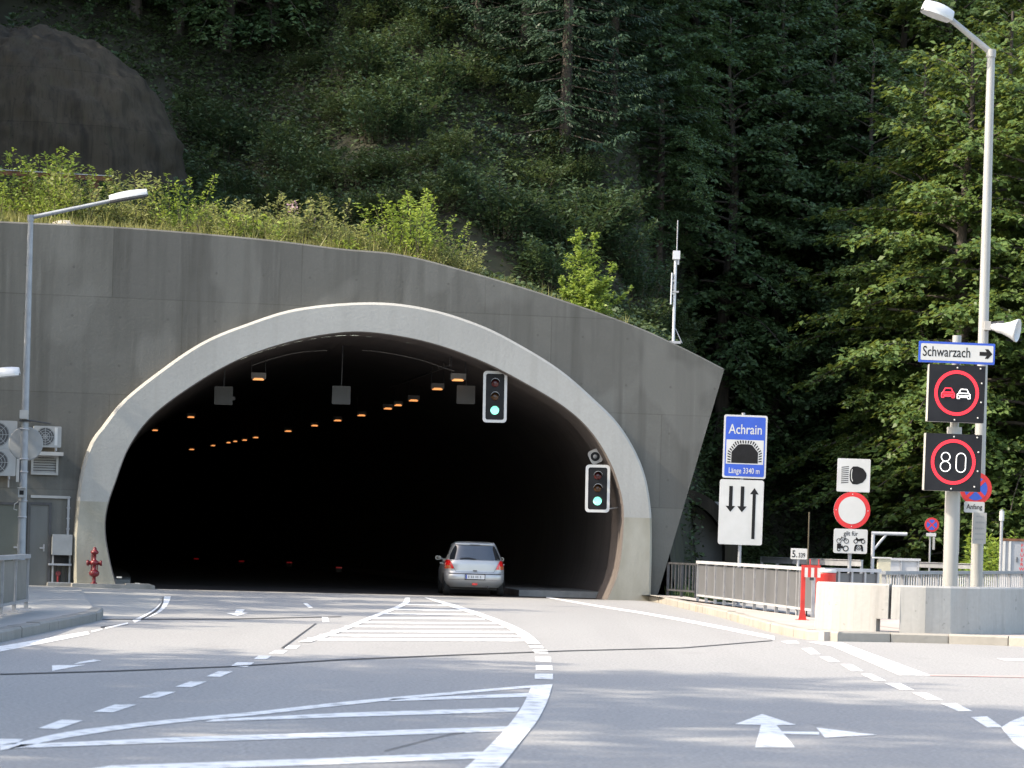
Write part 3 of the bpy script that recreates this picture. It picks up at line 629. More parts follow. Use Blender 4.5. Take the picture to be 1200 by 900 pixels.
# red markers on small feet
for px, py, D in ((678, 692, 90), (600, 684.5, 101), (462, 671, 122), (397, 665, 131), (339, 659, 147), (283, 657.5, 157), (230, 655, 171)):
    p = P(px, py, D); b = MB(); f = Fr((p.x, p.y, 0)); w = .1 if D < 125 else .13
    b.box(f, -w, w, 0.002, max(p.z, .06)-.035, -.1, 0, 'dark_metal'); b.box(f, -w, w, max(p.z, .06)-.034, max(p.z, .06)+.02, -.09, .0, 'marker_red')
    o = b.build('guide_marker'); o['label'] = 'small glowing red marker by the tunnel floor in the dark'; o['category'] = 'marker'; o['group'] = 'red markers along the tunnel floor'
for px, py, D, lab in ((139.5, 676.5, 87, 'small white marker inside the left lining, higher one'), (161, 684, 86.5, 'small white marker inside the left lining, lower one')):
    p = P(px, py, D); b = MB(); f = Fr((p.x, p.y, 0)); b.box(f, -.02, .02, .002, p.z-.02, -.06, -.02, 'dark_metal'); b.box(f, -.07, .07, p.z-.02, p.z+.02, -.06, 0, 'marker_white')
    o = b.build('guide_marker'); o['label'] = lab; o['category'] = 'marker'
# ------------------------------------------------------------------ pavements and kerbs
def slab(name, top, z0, z1, m, side=None, parent=None):
    b = MB(); n = len(top)
    b.add([(p.x, p.y, z1) for p in top], [tuple(range(n))], m)
    vs = [(p.x, p.y, z1) for p in top] + [(p.x, p.y, z0) for p in top]
    b.add(vs, [(i, (i+1) % n, n+(i+1) % n, n+i) for i in range(n)], side or m)
    return structure(b.build(name, parent))
def kerb_run(name, line_, width, z1, m, inward, seglen=1.0):
    """kerb stones along a ground polyline, each stone a few mm apart"""
    b = MB(); d = [0]
    for i in range(1, len(line_)): d.append(d[-1] + (line_[i]-line_[i-1]).length)
    n = max(2, int(d[-1]/seglen)); X = [p.x for p in line_]; Y = [p.y for p in line_]
    rnd = random.Random(3)
    def at(t): return Vector((float(np.interp(t, d, X)), float(np.interp(t, d, Y)), 0))
    for k in range(n):
        t0, t1 = d[-1]*k/n + .008, d[-1]*(k+1)/n - .008
        a, c = at(t0), at(t1); di = (c-a).normalized(); iw = Vector((-di.y, di.x, 0))*inward
        h = z1 + rnd.uniform(-.006, .006); o = rnd.uniform(-.006, .006)
        f = Fr(a + iw*o, math.atan2(di.y, di.x)); L = (c-a).length
        sg = -1 if inward > 0 else 1
        pr = [(0, 0.0), (0, h-.03), (.03, h), (width, h), (width, 0.0)]
        vs = [f(0, z, sg*w) for w, z in pr] + [f(L, z, sg*w) for w, z in pr]
        b.add(vs, [(0, 1, 2, 3, 4), (9, 8, 7, 6, 5)] + [(i, i+1, 6+i, 5+i) for i in range(4)], m)
    return structure(b.build(name))
lk = [H(-260, 826, 0), H(-120, 786.5, 0), H(0, 753, 0), H(60, 739.5, 0), H(108, 729.5, 0), H(118, 726.5, 0), H(121, 722.5, 0)]
lk2 = lk[-1]; kerb_run('kerb', lk, .22, .16, 'grey_kerb_stone', 1, .95)
inner = []
for i, p in enumerate(lk[:-2]):
    d = (lk[i+1]-lk[i]).normalized(); inner.append(p + Vector((-d.y, d.x, 0))*.2)
wl = W(ts[0]+.5, 0, -.1); pr_ = W(pa[0]+.1, 0, -.1)
pv_ = [(p, .148) for p in inner] + [(H(113, 718, .14), .14), (W(pa[0]+.15, 0, 1.6), .03), (W(pa[0]+.1, 0, .3), .012), (pr_, .012), (wl, .02)]
b = MB(); n_ = len(pv_); b.add([(p.x, p.y, z) for p, z in pv_], [tuple(range(n_))], 'pavement_concrete'); vs = [(p.x, p.y, z) for p, z in pv_] + [(p.x, p.y, -.02) for p, z in pv_]
b.add(vs, [(i, (i+1) % n_, n_+(i+1) % n_, n_+i) for i in range(n_)], 'grey_kerb_stone'); structure(b.build('pavement'))
ap = [H(120, 725, .009), H(150, 728, .009), H(172, 718, .009), H(184, 709, .009), H(189, 701, .009), W(pb[0]+.2, 0, .3), W(pa[0]+.1, 0, .4), W(pa[0]+.15, 0, 1.8), H(114, 721, .009)]
slab('pavement_apron', ap, -.01, .0025, 'pavement_concrete')
rk = [H(x, y, 0) for x, y in ((757, 703.5), (775, 707), (800, 713), (850, 725), (900, 740), (930, 747), (950, 750.3), (972, 751.6), (1000, 752), (1040, 752.6), (1100, 754), (1200, 757.5), (1300, 763))]
kerb_run('kerb', rk, .2, .17, 'kerb_stone', 1, 1.0)
fA0, fA1 = H(818, 706, .13), H(953, 725.5, .13)
fB1 = P(1027, 700, 64); fB1.z = .13
fC1 = P(1262, 700, 88); fC1.z = .13
inn_ = []
for i, p in enumerate(rk):
    q = rk[min(i+1, len(rk)-1)] if i < len(rk)-1 else p; d = (q-p).normalized() if i < len(rk)-1 else (rk[-1]-rk[-2]).normalized()
    inn_.append(p + Vector((-d.y, d.x, 0))*.19)
slab('walkway', inn_ + [Vector((13, 62, 0)), fB1 + Vector((.4, .5, 0)), fA1+Vector((.5, .4, 0)), fA0+Vector((.4, .6, 0)), W(w0[0]+.7, 0, .2), W(w0[0]-.5, 0, -.02)], 0.0, .158, 'warm_pavement')

# ------------------------------------------------------------------ railings
def railing(name, label, a, c, h, n, panel, post='galvanised', top='rail_white', gap=.16, cat='railing', bal=0, toph=.07, balm='rail_white', bottom='rail_white', tops=.14):
    t_ = T(name, label, cat, a); d = c - a; L = d.length; f = Fr(a, math.atan2(d.y, d.x)); dz = d.z/L
    sh = lambda x: dz*x
    b = MB(); b.box(f, -.06, L+.06, h-toph, h, -tops/2, tops/2, top); b.build('handrail', t_)
    b = MB(); b.box(f, 0, L, gap, gap+.05, -.025, .045, bottom); b.build('bottom_rail', t_)
    for i in range(n+1):
        x = L*i/n; b = MB(); b.box(f, x-.025, x+.025, .0, h-toph-.001, -.02, .05, post); b.box(f, x-.09, x+.09, 0.0, .012, -.08, .1, post); b.build('post', t_)
        if i < n and panel:
            b = MB(); b.box(f, x+.035, x+L/n-.035, gap+.052, h-toph-.03, -.012, .012, panel); b.build('panel', t_)
        if i < n and bal:
            b = MB(); w = L/n
            for k in range(1, bal): xx = x + w*k/bal; b.box(f, xx-.03, xx+.03, gap+.051, h-toph-.001, -.012, .014, balm)
            b.build('balusters', t_)
    return t_
la0, la1 = H(-160, 757, .15), H(29.5, 713, .15)
railing('panel_railing', 'grey panelled railing on the left pavement at the photo edge', la0, la1, .95, 9, 'left_rail_grey', post='galvanised', top='pole_grey', gap=.12, bottom='galvanised')
railing('panel_railing', 'grey panelled railing with white handrail along the right kerb beside the portal', fA0, fA1, 1.06, 11, 'panel_grey')
fA1b = fA1 + Vector((.22, .1, 0))
railing('panel_railing', 'short panelled railing behind the left concrete barrier block', fA1b, fB1, 1.06, 4, 'panel_grey')
railing('slat_railing', 'open railing of pale upright slats behind the curved barrier at right', fB1+Vector((.15, .2, 0)), fC1, 1.02, 14, None, top='pole_grey', bal=7)
g0, g1 = P(783, 690, 85.5), P(816, 690, 83); g0.z = g1.z = .14
railing('bar_railing', 'dark upright bar railing between the portal wing and panelled railing', g0, g1, .95, 2, None, post='dark_metal', top='dark_metal', bal=4, balm='dark_metal', bottom='dark_metal', toph=.05, tops=.05)
def guard(label, pts, z, hh=.12, m='galvanised', name='guard_rail', posts=2.0):
    t_ = T(name, label, 'guard rail', (pts[0].x, pts[0].y, 0)); b = MB()
    for i in range(len(pts)-1):
        a, c = pts[i], pts[i+1]; d = c-a; f = Fr((a.x, a.y, z), math.atan2(d.y, d.x)); L = d.length
        b.prism(Fr((a.x, a.y, z), math.atan2(d.y, d.x)), [(0, -hh/2), (L, -hh/2), (L, hh/2), (0, hh/2)], -.03, .03, m)
        b.box(f, 0, L, hh/2, hh/2+.02, -.06, .06, m)
    b.build('rail', t_)
    for i in range(len(pts)-1):
        a, c = pts[i], pts[i+1]; n = max(1, int((c-a).length/posts))
        for k in range(n+1):
            q = a + (c-a)*k/n; b = MB(); b.box(Fr((q.x, q.y, 0)), -.04, .04, -.05, z+hh/2-.001, -.12, -.045, m); b.build('post', t_)
    return t_
guard('long low guard rail behind the panelled railing below the round white sign', [P(893, 660, 92), P(930, 660, 88), P(1010, 660, 86)], 1.2, .16)
guard('low pale guard rail below the small distant no stopping sign', [P(1052, 660, 92), P(1146, 662, 90)], 1.18, .14)
q0, q1 = P(1036, 660, 86), P(1076, 660, 86); q0.z = q1.z = 0
railing('slat_railing', 'small distant slat railing beside the beige box', q0, q1, 1.38, 2, None, bal=8, gap=.9)
bx = P(1036.5, 658, 84); b = MB(); f = Fr((bx.x, bx.y, 0)); b.rbox(f, -.17, .17, 0, 1.36, -.3, 0, .02, 'beige_box'); b.box(f, -.3, .19, 1.361, 1.4, -.35, .03, 'sign_white')
o = b.build('junction_box'); o['label'] = 'small beige box behind the railing right of the vehicle types plate'; o['category'] = 'box'
# white pipe gantry
gp = P(1022.5, 655, 90); t_ = T('height_gantry', 'white pipe frame with diagonal brace behind the railings', 'gantry', (gp.x, gp.y, 0))
ztop = P(1022.5, 625, 90).z
b = MB(); b.tube([(gp.x, gp.y, 0), (gp.x, gp.y, ztop)], .055, 'rail_white', 8); b.build('post', t_)
b = MB(); b.tube([(gp.x-.05, gp.y, ztop), P(1063, 626, 90)], .055, 'rail_white', 8); b.build('beam', t_)
b = MB(); b.tube([P(1023, 645, 90), P(1039, 626, 90)], .04, 'rail_white', 8); b.build('brace', t_)

# ------------------------------------------------------------------ concrete barrier (two blocks)
def barrier(label, pts, z0, z1, notch=None):
    t_ = T('concrete_barrier', label, 'barrier', (pts[0].x, pts[0].y, .15)); b = MB(); th = .28
    n = len(pts); nrm = []
    for i in range(n):
        d = (pts[min(i+1, n-1)]-pts[max(i-1, 0)]).normalized(); nrm.append(Vector((-d.y, d.x, 0)))
    def V(p, z): return Vector((p.x, p.y, z))
    rows = []
    for p, q in zip(pts, nrm):
        rows.append([V(p+q*.0, z0), V(p+q*.03, z1-.03), V(p+q*.06, z1), V(p+q*(th-.03), z1), V(p+q*th, z1-.03), V(p+q*(th+.03), z0)])
    for i in range(n-1):
        lo = notch if notch and notch[0] <= i < notch[1] else None
        for k in range(5):
            q = [rows[i][k], rows[i+1][k], rows[i+1][k+1], rows[i][k+1]]
            if lo and k in (0, 4):
                zz = z0 + lo[2]
                if k == 0: q = [Vector((*q[0].xy, zz)), Vector((*q[1].xy, zz)), q[2], q[3]]
                else: q = [q[0], q[1], Vector((*q[2].xy, zz)), Vector((*q[3].xy, zz))]
            b.add(q, [(0, 1, 2, 3)], 'barrier_concrete')
        if lo:
            zz = z0+lo[2]; A = [rows[i][0], rows[i+1][0], rows[i+1][5], rows[i][5]]
            b.add([Vector((*x.xy, zz)) for x in A], [(0, 1, 2, 3)], 'barrier_concrete')
            e = i if i == notch[0] and notch[0] > 0 else i+1
            if 0 < e < n-1: b.add([rows[e][0], Vector((*rows[e][0].xy, zz)), Vector((*rows[e][5].xy, zz)), rows[e][5]], [(0, 1, 2, 3)], 'barrier_concrete')
    for e in (0, n-1):
        lo = notch and ((e == 0 and notch[0] == 0) or (e == n-1 and notch[1] == n-1))
        r = list(rows[e])
        if lo: r[0] = Vector((*r[0].xy, z0+notch[2])); r[5] = Vector((*r[5].xy, z0+notch[2]))
        b.add(r, [tuple(range(6))], 'barrier_concrete')
    b.build('block', t_); return t_
bL = [P(955, 700, 54.35), P(975, 700, 54.0), P(1000, 700, 53.75), P(1022, 700, 53.6), P(1027.5, 700, 53.57), P(1041, 700, 53.5)]
bR = [P(1044.5, 700, 53.5), P(1055, 700, 53.45), P(1085, 700, 53.4), P(1115, 700, 53.5), P(1150, 700, 53.9), P(1180, 700, 54.5), P(1215, 700, 55.6), P(1260, 700, 57.6)]
for q in bL+bR: q.z = 0
barrier('pale concrete barrier block at the kerb corner, left of the joint', bL, .16, 1.0, (4, 5, .23))
barrier('long curved concrete barrier block below the tall right poles', bR, .16, .985, (0, 1, .23))
# ------------------------------------------------------------------ swing barrier with drum
pb0 = H(940, 727, .15); t_ = T('barrier_arm', 'red post with short striped boom beside the concrete barrier', 'boom barrier', pb0); f = Fr(pb0)
b = MB(); b.box(f, -.04, .04, .0, 1.0, -.06, .04, 'red_paint'); b.box(f, -.13, .13, 0, .015, -.12, .1, 'red_paint'); b.prism(f, [(-.08, .016), (.08, .016), (.045, .2), (-.045, .2)], .04, .055, 'red_paint'); b.build('post', t_)
b = MB()
for k in range(6): b.box(f, -.05+.063*k, -.05+.063*(k+1)-.001, .86, 1.05, .056, .12, 'red_paint' if k % 2 == 0 else 'sign_white')
b.box(f, -.05, .33, 1.051, 1.1, .05, .12, 'red_paint'); b.build('boom', t_)
b = MB()
for x in (.12, .29): b.tube([f(x, 1.1, .09), f(x, 1.22, .09)], .012, 'red_paint', 5)
b.box(f, .12, .2, .8, .859, .06, .11, 'dark_metal'); b.build('fittings', t_)
pd = P(967.5, 690, 61.2); pd.z = .15; t_ = T('red_drum', 'red cylinder drum standing behind the left barrier block', 'drum', pd)
b = MB(); b.lathe(pd, (0, 0, 1), [(0, .2), (.9, .2), (.92, .205), (.95, .205), (.96, .19)], 'red_paint', 28); b.build('body', t_)
b = MB(); b.lathe(pd+Vector((0, 0, .962)), (0, 0, 1), [(0, .21), (.05, .21), (.06, .195), (.07, .0001)], 'sign_white', 28); b.build('lid', t_)

# ------------------------------------------------------------------ street lamps
def head_mesh(b, tip0, tip1, w, h, m_top, m_glass):
    """cobra head from tip0 (arm end) to tip1"""
    d = tip1-tip0; L = d.length; d.normalize(); side = Vector((d.y, -d.x, 0))
    side = side.normalized() if side.length > .05 else Vector((0, 1, 0)); up = side.cross(d); up = up if up.z > 0 else -up
    n = 9; m = 12; rows = []
    for i in range(n):
        t = i/(n-1); ww = w*(.35+.65*math.sin(math.pi*min(1, .18+t*.62)))*(1 if t < .93 else .75); hh = h*(.5+.5*math.sin(math.pi*(.2+.6*t)))
        rows.append([tip0 + d*L*t + side*ww/2*math.cos(math.pi*k/m) + up*hh*math.sin(math.pi*k/m) for k in range(m+1)])
    vs = [v for r in rows for v in r]; q = m+1
    b.add(vs, [(i*q+k, i*q+k+1, (i+1)*q+k+1, (i+1)*q+k) for i in range(n-1) for k in range(m)], m_top, True)
    b.add(rows[0], [tuple(range(q))], m_top); b.add(rows[-1], [tuple(range(q))], m_top)
    g = [r[0] for r in rows] + [r[-1] for r in reversed(rows)]; b.add([p - up*.002 for p in g], [tuple(range(len(g)))], m_glass)
    b.add([p for r in rows for p in (r[0], r[0]-up*h*.25)], [(2*i, 2*i+1, 2*i+3, 2*i+2) for i in range(n-1)], m_glass)
    b.add([p for r in rows for p in (r[-1], r[-1]-up*h*.25)], [(2*i, 2*i+1, 2*i+3, 2*i+2) for i in range(n-1)], m_glass)
    b.add([p - up*h*.25 for p in g], [tuple(range(len(g)))], m_glass)
def lamp(label, base, top, armend, headend, rb, rt, ra, pm, hw, hh, glass='lamp_glass'):
    t_ = T('street_lamp', label, 'street lamp', base)
    b = MB(); k = 8; b.tube([base.lerp(top, i/k) for i in range(k+1)], [rb+(rt-rb)*i/k for i in range(k+1)], pm, 14); b.tube([base, base+Vector((0, 0, .35))], rb*1.25, pm, 14); b.build('pole', t_)
    b = MB(); b.tube([top-Vector((0, 0, .08)), top+Vector((0, 0, .06))], rt*1.25, pm, 12); b.tube([top, armend], [ra*1.15, ra], pm, 10); b.build('arm', t_)
    b = MB(); head_mesh(b, armend, headend, hw, hh, 'lamp_white', glass); b.build('lamp_head', t_)
    return t_
tp = P(36, 255, 72); bs = Vector((tp.x, tp.y, .148))
lampA = lamp('grey street lamp at left whose long arm reaches in front of the plants', bs, tp, P(129, 235.5, 72), P(173, 228, 72), .1, .065, .045, 'pole_grey', .34, .17, 'dark_metal')
f = Fr((bs.x, bs.y, 0)); z = lambda py: P(30, py, 72).z
b = MB(); b.rbox(f, -.1, .09, z(491), z(481), .07, .2, .01, 'box_grey'); b.build('junction_box', lampA)
b = MB(); b.box(f, -.13, .13, z(494), z(492), -.12, .12, 'dark_metal'); b.tube([f(.1, z(492.5), .1), f(.62, z(496), .1)], .018, 'dark_metal', 6); b.build('bracket', lampA)
b = MB(); b.rbox(f, -.16, -.09, z(565), z(538), -.05, .08, .01, 'box_grey'); b.build('side_box', lampA)
b = MB(); b.rbox(f, -.08, .08, z(583), z(573), .09, .22, .01, 'dish_grey'); b.box(f, -.05, .05, z(580), z(575), .221, .228, 'black'); b.box(f, -.09, .09, z(572.5), z(571.5), .08, .26, 'box_grey'); b.build('sensor', lampA)
for y in (503, 538, 553, 587, 606): 
    b = MB(); b.lathe((bs.x, bs.y, z(y)), (0, 0, 1), [(-.02, .09), (-.02, .107), (.02, .107), (.02, .09)], 'galvanised', 14); b.build('clamp', lampA)
b = MB(); b.tube([f(-.1, z(588), .05), f(-.18, z(591), .05), f(-.2, z(597), .05), f(-.12, z(598), .05)], .012, 'box_grey', 5); b.build('loose_cable', lampA)
dm = P(30.5, 520, 72.3); t_ = T('round_mirror', 'round grey disc mounted behind the left street lamp pole', 'mirror', dm)
b = MB(); b.lathe(dm, (0, -1, 0), [(-.06, .0001), (-.05, .28), (0, .4), (.03, .405), (.03, .385), (.035, .0001)], 'dish_grey', 40); b.build('disc', t_)
tpb = P(-95, 452, 60); lamp('street lamp reaching in from the left edge, only its white head in view', Vector((tpb.x, tpb.y, .148)), tpb, P(-12, 441, 60), P(23, 437.5, 60), .09, .06, .045, 'pole_grey', .34, .15, 'lamp_glass')
tpr = P(1161.5, 62, 56.5); lampR = lamp('tall pale street lamp at right with upswept arm and domed head', Vector((tpr.x, tpr.y, .15)), tpr, P(1114, 22.5, 56.4), P(1081.5, 9.5, 56.3), .118, .072, .052, 'pale_pole', .42, .2)
ph = P(1162, 383, 56.4); t_ = T('horn_loudspeaker', 'white horn loudspeaker on the tall right lamp pole', 'loudspeaker', ph)
ax = (P(1193, 387.5, 56.2)-ph).normalized(); b = MB(); b.lathe(ph, ax, [(.0, .06), (.08, .07), (.1, .085), (.22, .1), (.36, .15), (.46, .205), (.5, .215), (.5, .2), (.4, .13), (.15, .06), (.15, .0001)], 'lamp_white', 24); b.build('horn', t_)
b = MB(); b.tube([ph+Vector((-.13, 0, .05)), ph+Vector((.22, 0, .1))], .022, 'dark_metal', 6); b.box(Fr(ph), -.14, -.02, -.06, .1, -.05, .05, 'box_grey'); b.build('bracket', t_)

# ------------------------------------------------------------------ signs
LEAN = R_(-0.4)
def sign_frame(px, py, D, yaw=0.0, lean=LEAN): return Fr(P(px, py, D), yaw, lean)
def post(t_, x, y, zt, r, m, z0=.14, name='post'):
    b = MB(); b.tube([(x, y, z0), (x, y, zt)], r, m, 14); return b.build(name, t_)
def clamps(t_, f, ys, m='galvanised', w=.1, zz=-.05):
    for y in ys: b = MB(); b.box(f, -w, w, y-.02, y+.02, zz-.03, zz+.03, m); b.build('clamp', t_)
# Achrain tunnel sign
D = 77.0; f = sign_frame(873, 523.5, D, R_(2)); f2 = sign_frame(868.3, 600.3, D, R_(2)); px_ = f2(0, 0).x; py_ = f2(0, 0).y + .09
t_ = T('tunnel_sign', 'blue tunnel name sign with white tunnel picture above the three lane arrows plate', 'road sign', (px_, py_, .0))
post(t_, px_, py_, f(0, .85).z, .045, 'galvanised', 0.0)
w, h = 1.09, 1.585
b = MB(); b.rbox(f, -w/2, w/2, -h/2, h/2, -.03, 0, .05, 'sign_white', 'galvanised'); b.prism(f, rrect(-w/2+.045, w/2-.045, -h/2+.045, h/2-.045, .04), .001, .003, 'sign_blue')
b.flat(f, [(-.47, -.44), (.47, -.44), (.47, .17), (-.47, .17)], .005, 'sign_white')
arch = [(-.38, -.42), (-.38, -.12)] + [(-.38+.0, -.12)][:0] + [(-.2, .085), (-.12, .11), (.12, .11), (.2, .085), (.38, -.12), (.38, -.42)]
b.flat(f, [(-.335, -.415), (.335, -.415), (.335, -.14), (.18, .045), (.1, .065), (-.1, .065), (-.18, .045), (-.335, -.14)], .007, 'sign_black')
# ring of arch stones
ro = [(-.43, -.41), (-.43, -.12), (-.25, .125), (-.12, .155), (.12, .155), (.25, .125), (.43, -.12), (.43, -.41)]; ri = [(-.35, -.41), (-.35, -.14), (-.19, .06), (-.1, .08), (.1, .08), (.19, .06), (.35, -.14), (.35, -.41)]
def along(c, n): return resample(c, n)
A_, B_ = along(ro, 49), along(ri, 49)
for i in range(0, 48, 2): b.flat(f, [A_[i], A_[i+1], B_[i+1], B_[i]], .007, 'sign_black')
b.text(f, 'Achrain', 0, .32, .25, 'sign_white', .006, .78, 'CENTER', .012); b.text(f, 'Länge 3340 m', 0, -.67, .145, 'sign_white', .006, .70, 'CENTER', .012)
b.build('name_plate', t_)
w, h = 1.11, 1.63; b = MB(); b.rbox(f2, -w/2, w/2, -h/2, h/2, -.03, 0, .06, 'sign_white', 'galvanised')
for x in (-.27, .02): b.flat(f2, [(x-.045, .65), (x+.045, .65), (x+.045, .15), (x+.12, .15), (x, 0.0), (x-.12, .15), (x-.045, .15)], .004, 'sign_black')
x = .32; b.flat(f2, [(x-.04, -.66), (x+.04, -.66), (x+.04, .46), (x+.11, .46), (x, .62), (x-.11, .46), (x-.04, .46)], .004, 'sign_black')
b.build('lane_plate', t_); clamps(t_, f, (.5, -.5)); clamps(t_, f2, (.5, -.5))
# sign group on the centre post
D = 66.0; f = sign_frame(1000.4, 557, D, R_(3)); fc = sign_frame(998.5, 598, D, R_(3)); fg = sign_frame(996.7, 634.2, D, R_(3)); q = fg(0, 0)
t_ = T('sign_post', 'post with headlight plate, round white no-vehicles sign and vehicle types plate', 'road sign', (q.x, q.y+.08, .0)); post(t_, q.x, q.y+.08, f(0, .3).z, .04, 'galvanised', 0.0)
b = MB(); w = .715; b.rbox(f, -w/2, w/2, -w/2, w/2, -.025, 0, .025, 'sign_white', 'galvanised')
sh_ = [(-.02, -.19), (-.075, -.12), (-.09, 0), (-.075, .12), (-.02, .19), (.08, .195), (.2, .15), (.27, .06), (.28, 0), (.27, -.06), (.2, -.15), (.08, -.195)]
b.flat(f, sh_, .003, 'sign_black'); b.flat(f, [(-.03, -.13), (-.055, -.06), (-.06, .04), (-.045, .13), (-.028, .13), (-.04, .04), (-.038, -.06), (-.012, -.13)], .005, 'sign_white')
for k in range(9):
    y = -.16 + .042*k; b.flat(f, [(-.27, y-.02), (-.11, y), (-.11, y+.016), (-.27, y-.004)], .003, 'sign_black')
b.build('headlight_plate', t_)
b = MB(); b.prism(fc, circ(0, 0, .395, 48), -.025, 0, 'sign_red', 'galvanised'); b.flat(fc, circ(0, 0, .295, 48), .003, 'sign_white')
for a in (0, 90, 180, 270): b.flat(fc, circ(.345*math.cos(R_(a)), .345*math.sin(R_(a)), .012, 8), .004, 'sign_white')
b.build('round_sign', t_)
b = MB(); w, h = .73, .525; b.rbox(fg, -w/2, w/2, -h/2, h/2, -.025, 0, .04, 'sign_white', 'galvanised'); b.text(fg, 'gilt für', 0, .12, .1, 'sign_black', .003, .85, 'CENTER', .015)
def ringf(fr, cx, cy, r, t, m='sign_black', n=20): b.ringp(fr, circ(cx, cy, r, n), circ(cx, cy, r-t, n), .002, .004, m)
def seg(fr, x0, y0, x1, y1, t, m='sign_black', z=.004):
    d = Vector((x1-x0, y1-y0)).normalized()*t/2; b.flat(fr, [(x0-d.y, y0+d.x), (x0+d.y, y0-d.x), (x1+d.y, y1-d.x), (x1-d.y, y1+d.x)], z, m)
for s_ in (-.08, .08): ringf(fg, -.17+s_, 0.0, .055, .014)
for s4 in ((-.25, 0, -.2, .07), (-.2, .07, -.12, .065), (-.2, .07, -.165, 0), (-.165, 0, -.12, .065), (-.12, .08, -.09, 0), (-.21, .085, -.18, .085)): seg(fg, *s4, .013)
for cx in (.11, .27): ringf(fg, cx, 0.0, .048, .018)
b.flat(fg, [(.12, .03), (.17, .0), (.25, .02), (.3, .07), (.22, .065), (.17, .05), (.13, .09), (.11, .08)], .004, 'sign_black')
ringf(fg, -.1, -.16, .065, .022); ringf(fg, -.25, -.185, .04, .02); b.flat(fg, [(-.29, -.16), (-.16, -.16), (-.16, -.1), (-.2, -.1), (-.2, -.06), (-.29, -.06)], .004, 'sign_black')
ringf(fg, .18, -.13, .06, .016); ringf(fg, .18, -.13, .03, .012); b.flat(fg, [(.08, -.21), (.12, -.21), (.125, -.13), (.15, -.07), (.11, -.07), (.085, -.12)], .004, 'sign_black'); b.flat(fg, [(.28, -.21), (.24, -.21), (.235, -.13), (.21, -.07), (.25, -.07), (.275, -.12)], .004, 'sign_black')
b.build('vehicle_plate', t_); clamps(t_, f, (.2, -.2)); clamps(t_, fc, (.2, -.2)); clamps(t_, fg, (.1,))
# kilometre plate
f = sign_frame(936.3, 649, 65); q = f(0, 0); t_ = T('kilometre_plate', 'small white kilometre plate reading 5.339 above the railing', 'sign', (q.x, q.y+.05, .13)); post(t_, q.x-.01, q.y+.05, q.z+.1, .03, 'galvanised')
b = MB(); b.rbox(f, -.175, .175, -.115, .115, -.02, 0, .015, 'sign_white', 'galvanised'); b.text(f, '5.', -.15, -.075, .15, 'sign_black', .003, .8, 'LEFT', .02); b.text(f, '339', -.015, -.075, .10, 'sign_black', .003, .72, 'LEFT', .02); b.build('plate', t_)
q = P(947.3, 640, 64.5); b = MB(); b.tube([(q.x, q.y, .13), (q.x, q.y, P(947.3, 600, 64.5).z)], .015, 'twig', 8); o = b.build('thin_post'); o['label'] = 'thin brown post rising beside the kilometre plate'; o['category'] = 'post'
# variable message signs
D = 54.8; fs0 = sign_frame(1121.5, 413.5, D, R_(2), R_(-.6)); fv1 = sign_frame(1121, 461.3, D-.05, R_(5), R_(-.5)); fv2 = sign_frame(1117, 542, D-.05, R_(5), R_(-.5))
pv = P(1113.5, 680, D+.25); t_ = T('message_sign_post', 'thick grey post carrying the direction sign and two black lit speed panels', 'sign post', (pv.x, pv.y, .15))
b = MB(); b.tube([(pv.x, pv.y, .15), (pv.x, pv.y, P(1119, 500, D).z)], .135, 'pale_pole', 20); b.build('post', t_)
b = MB(); b.tube([(pv.x, pv.y, P(1119, 500, D).z), (pv.x, pv.y, P(1119, 392, D).z)], .08, 'pale_pole', 16); b.build('post_top', t_)
w, h = 1.36, .375; b = MB(); b.rbox(fs0, -w/2, w/2, -h/2, h/2, -.06, 0, .015, 'sign_blue', 'sign_blue'); b.flat(fs0, rrect(-w/2+.03, w/2-.03, -h/2+.04, h/2-.04, .02), .003, 'sign_white')
b.text(fs0, 'Schwarzach', -.62, -.075, .185, 'sign_black', .006, .72, 'LEFT', .01)
b.flat(fs0, [(.405, -.035), (.53, -.035), (.5, -.085), (.56, -.085), (.635, .0), (.56, .085), (.5, .085), (.53, .035), (.405, .035)], .006, 'sign_black'); b.build('direction_sign', t_)
def vms(fr):
    b = MB(); b.rbox(fr, -.51, .51, -.51, .51, -.16, 0, .01, 'vms_black', 'box_grey')
    bb = b.build('display_panel', t_)
    b = MB()
    for x, y in ((.0, .46), (.42, .46), (.45, .2), (.45, -.14), (.40, -.42), (-.02, -.47)): b.lathe(fr(x, y, .0), fr.n, [(0, .016), (.012, .014), (.016, .0001)], 'sign_white', 8)
    b.build('bolts', bb)
    b = MB(); b.ringp(fr, circ(.0, .01, .405, 72), circ(.0, .01, .345, 72), .0015, .004, 'sign_red')
    for rr in (.395, .375, .355):
        n = 84
        for k in range(n):
            a = 2*math.pi*(k+(.5 if rr == .375 else 0))/n; b.flat(fr, circ(rr*math.cos(a), .01+rr*math.sin(a), .0088, 6), .006, 'led_red')
    b.build('lit_ring', bb); return bb
b1 = vms(fv1); b2 = vms(fv2)
def ledline(fr, pts, m, t=.017, z=.003):
    b.tube([fr(x, y, z) for x, y in pts], t/2, m, 6)
def caricon(fr, cx, cy, m, s=1.0):
    body = [(-.115, -.075), (-.115, .0), (-.09, .02), (-.055, .09), (.055, .09), (.09, .02), (.115, .0), (.115, -.075), (.075, -.075), (.07, -.05), (-.07, -.05), (-.075, -.075), (-.115, -.075)]
    ledline(fr, [(cx+x*s, cy+y*s) for x, y in body], m, .018); ledline(fr, [(cx-.085*s, cy+.02*s), (cx+.085*s, cy+.02*s)], m, .018); ledline(fr, [(cx-.1*s, cy-.022*s), (cx+.1*s, cy-.022*s)], m, .014)
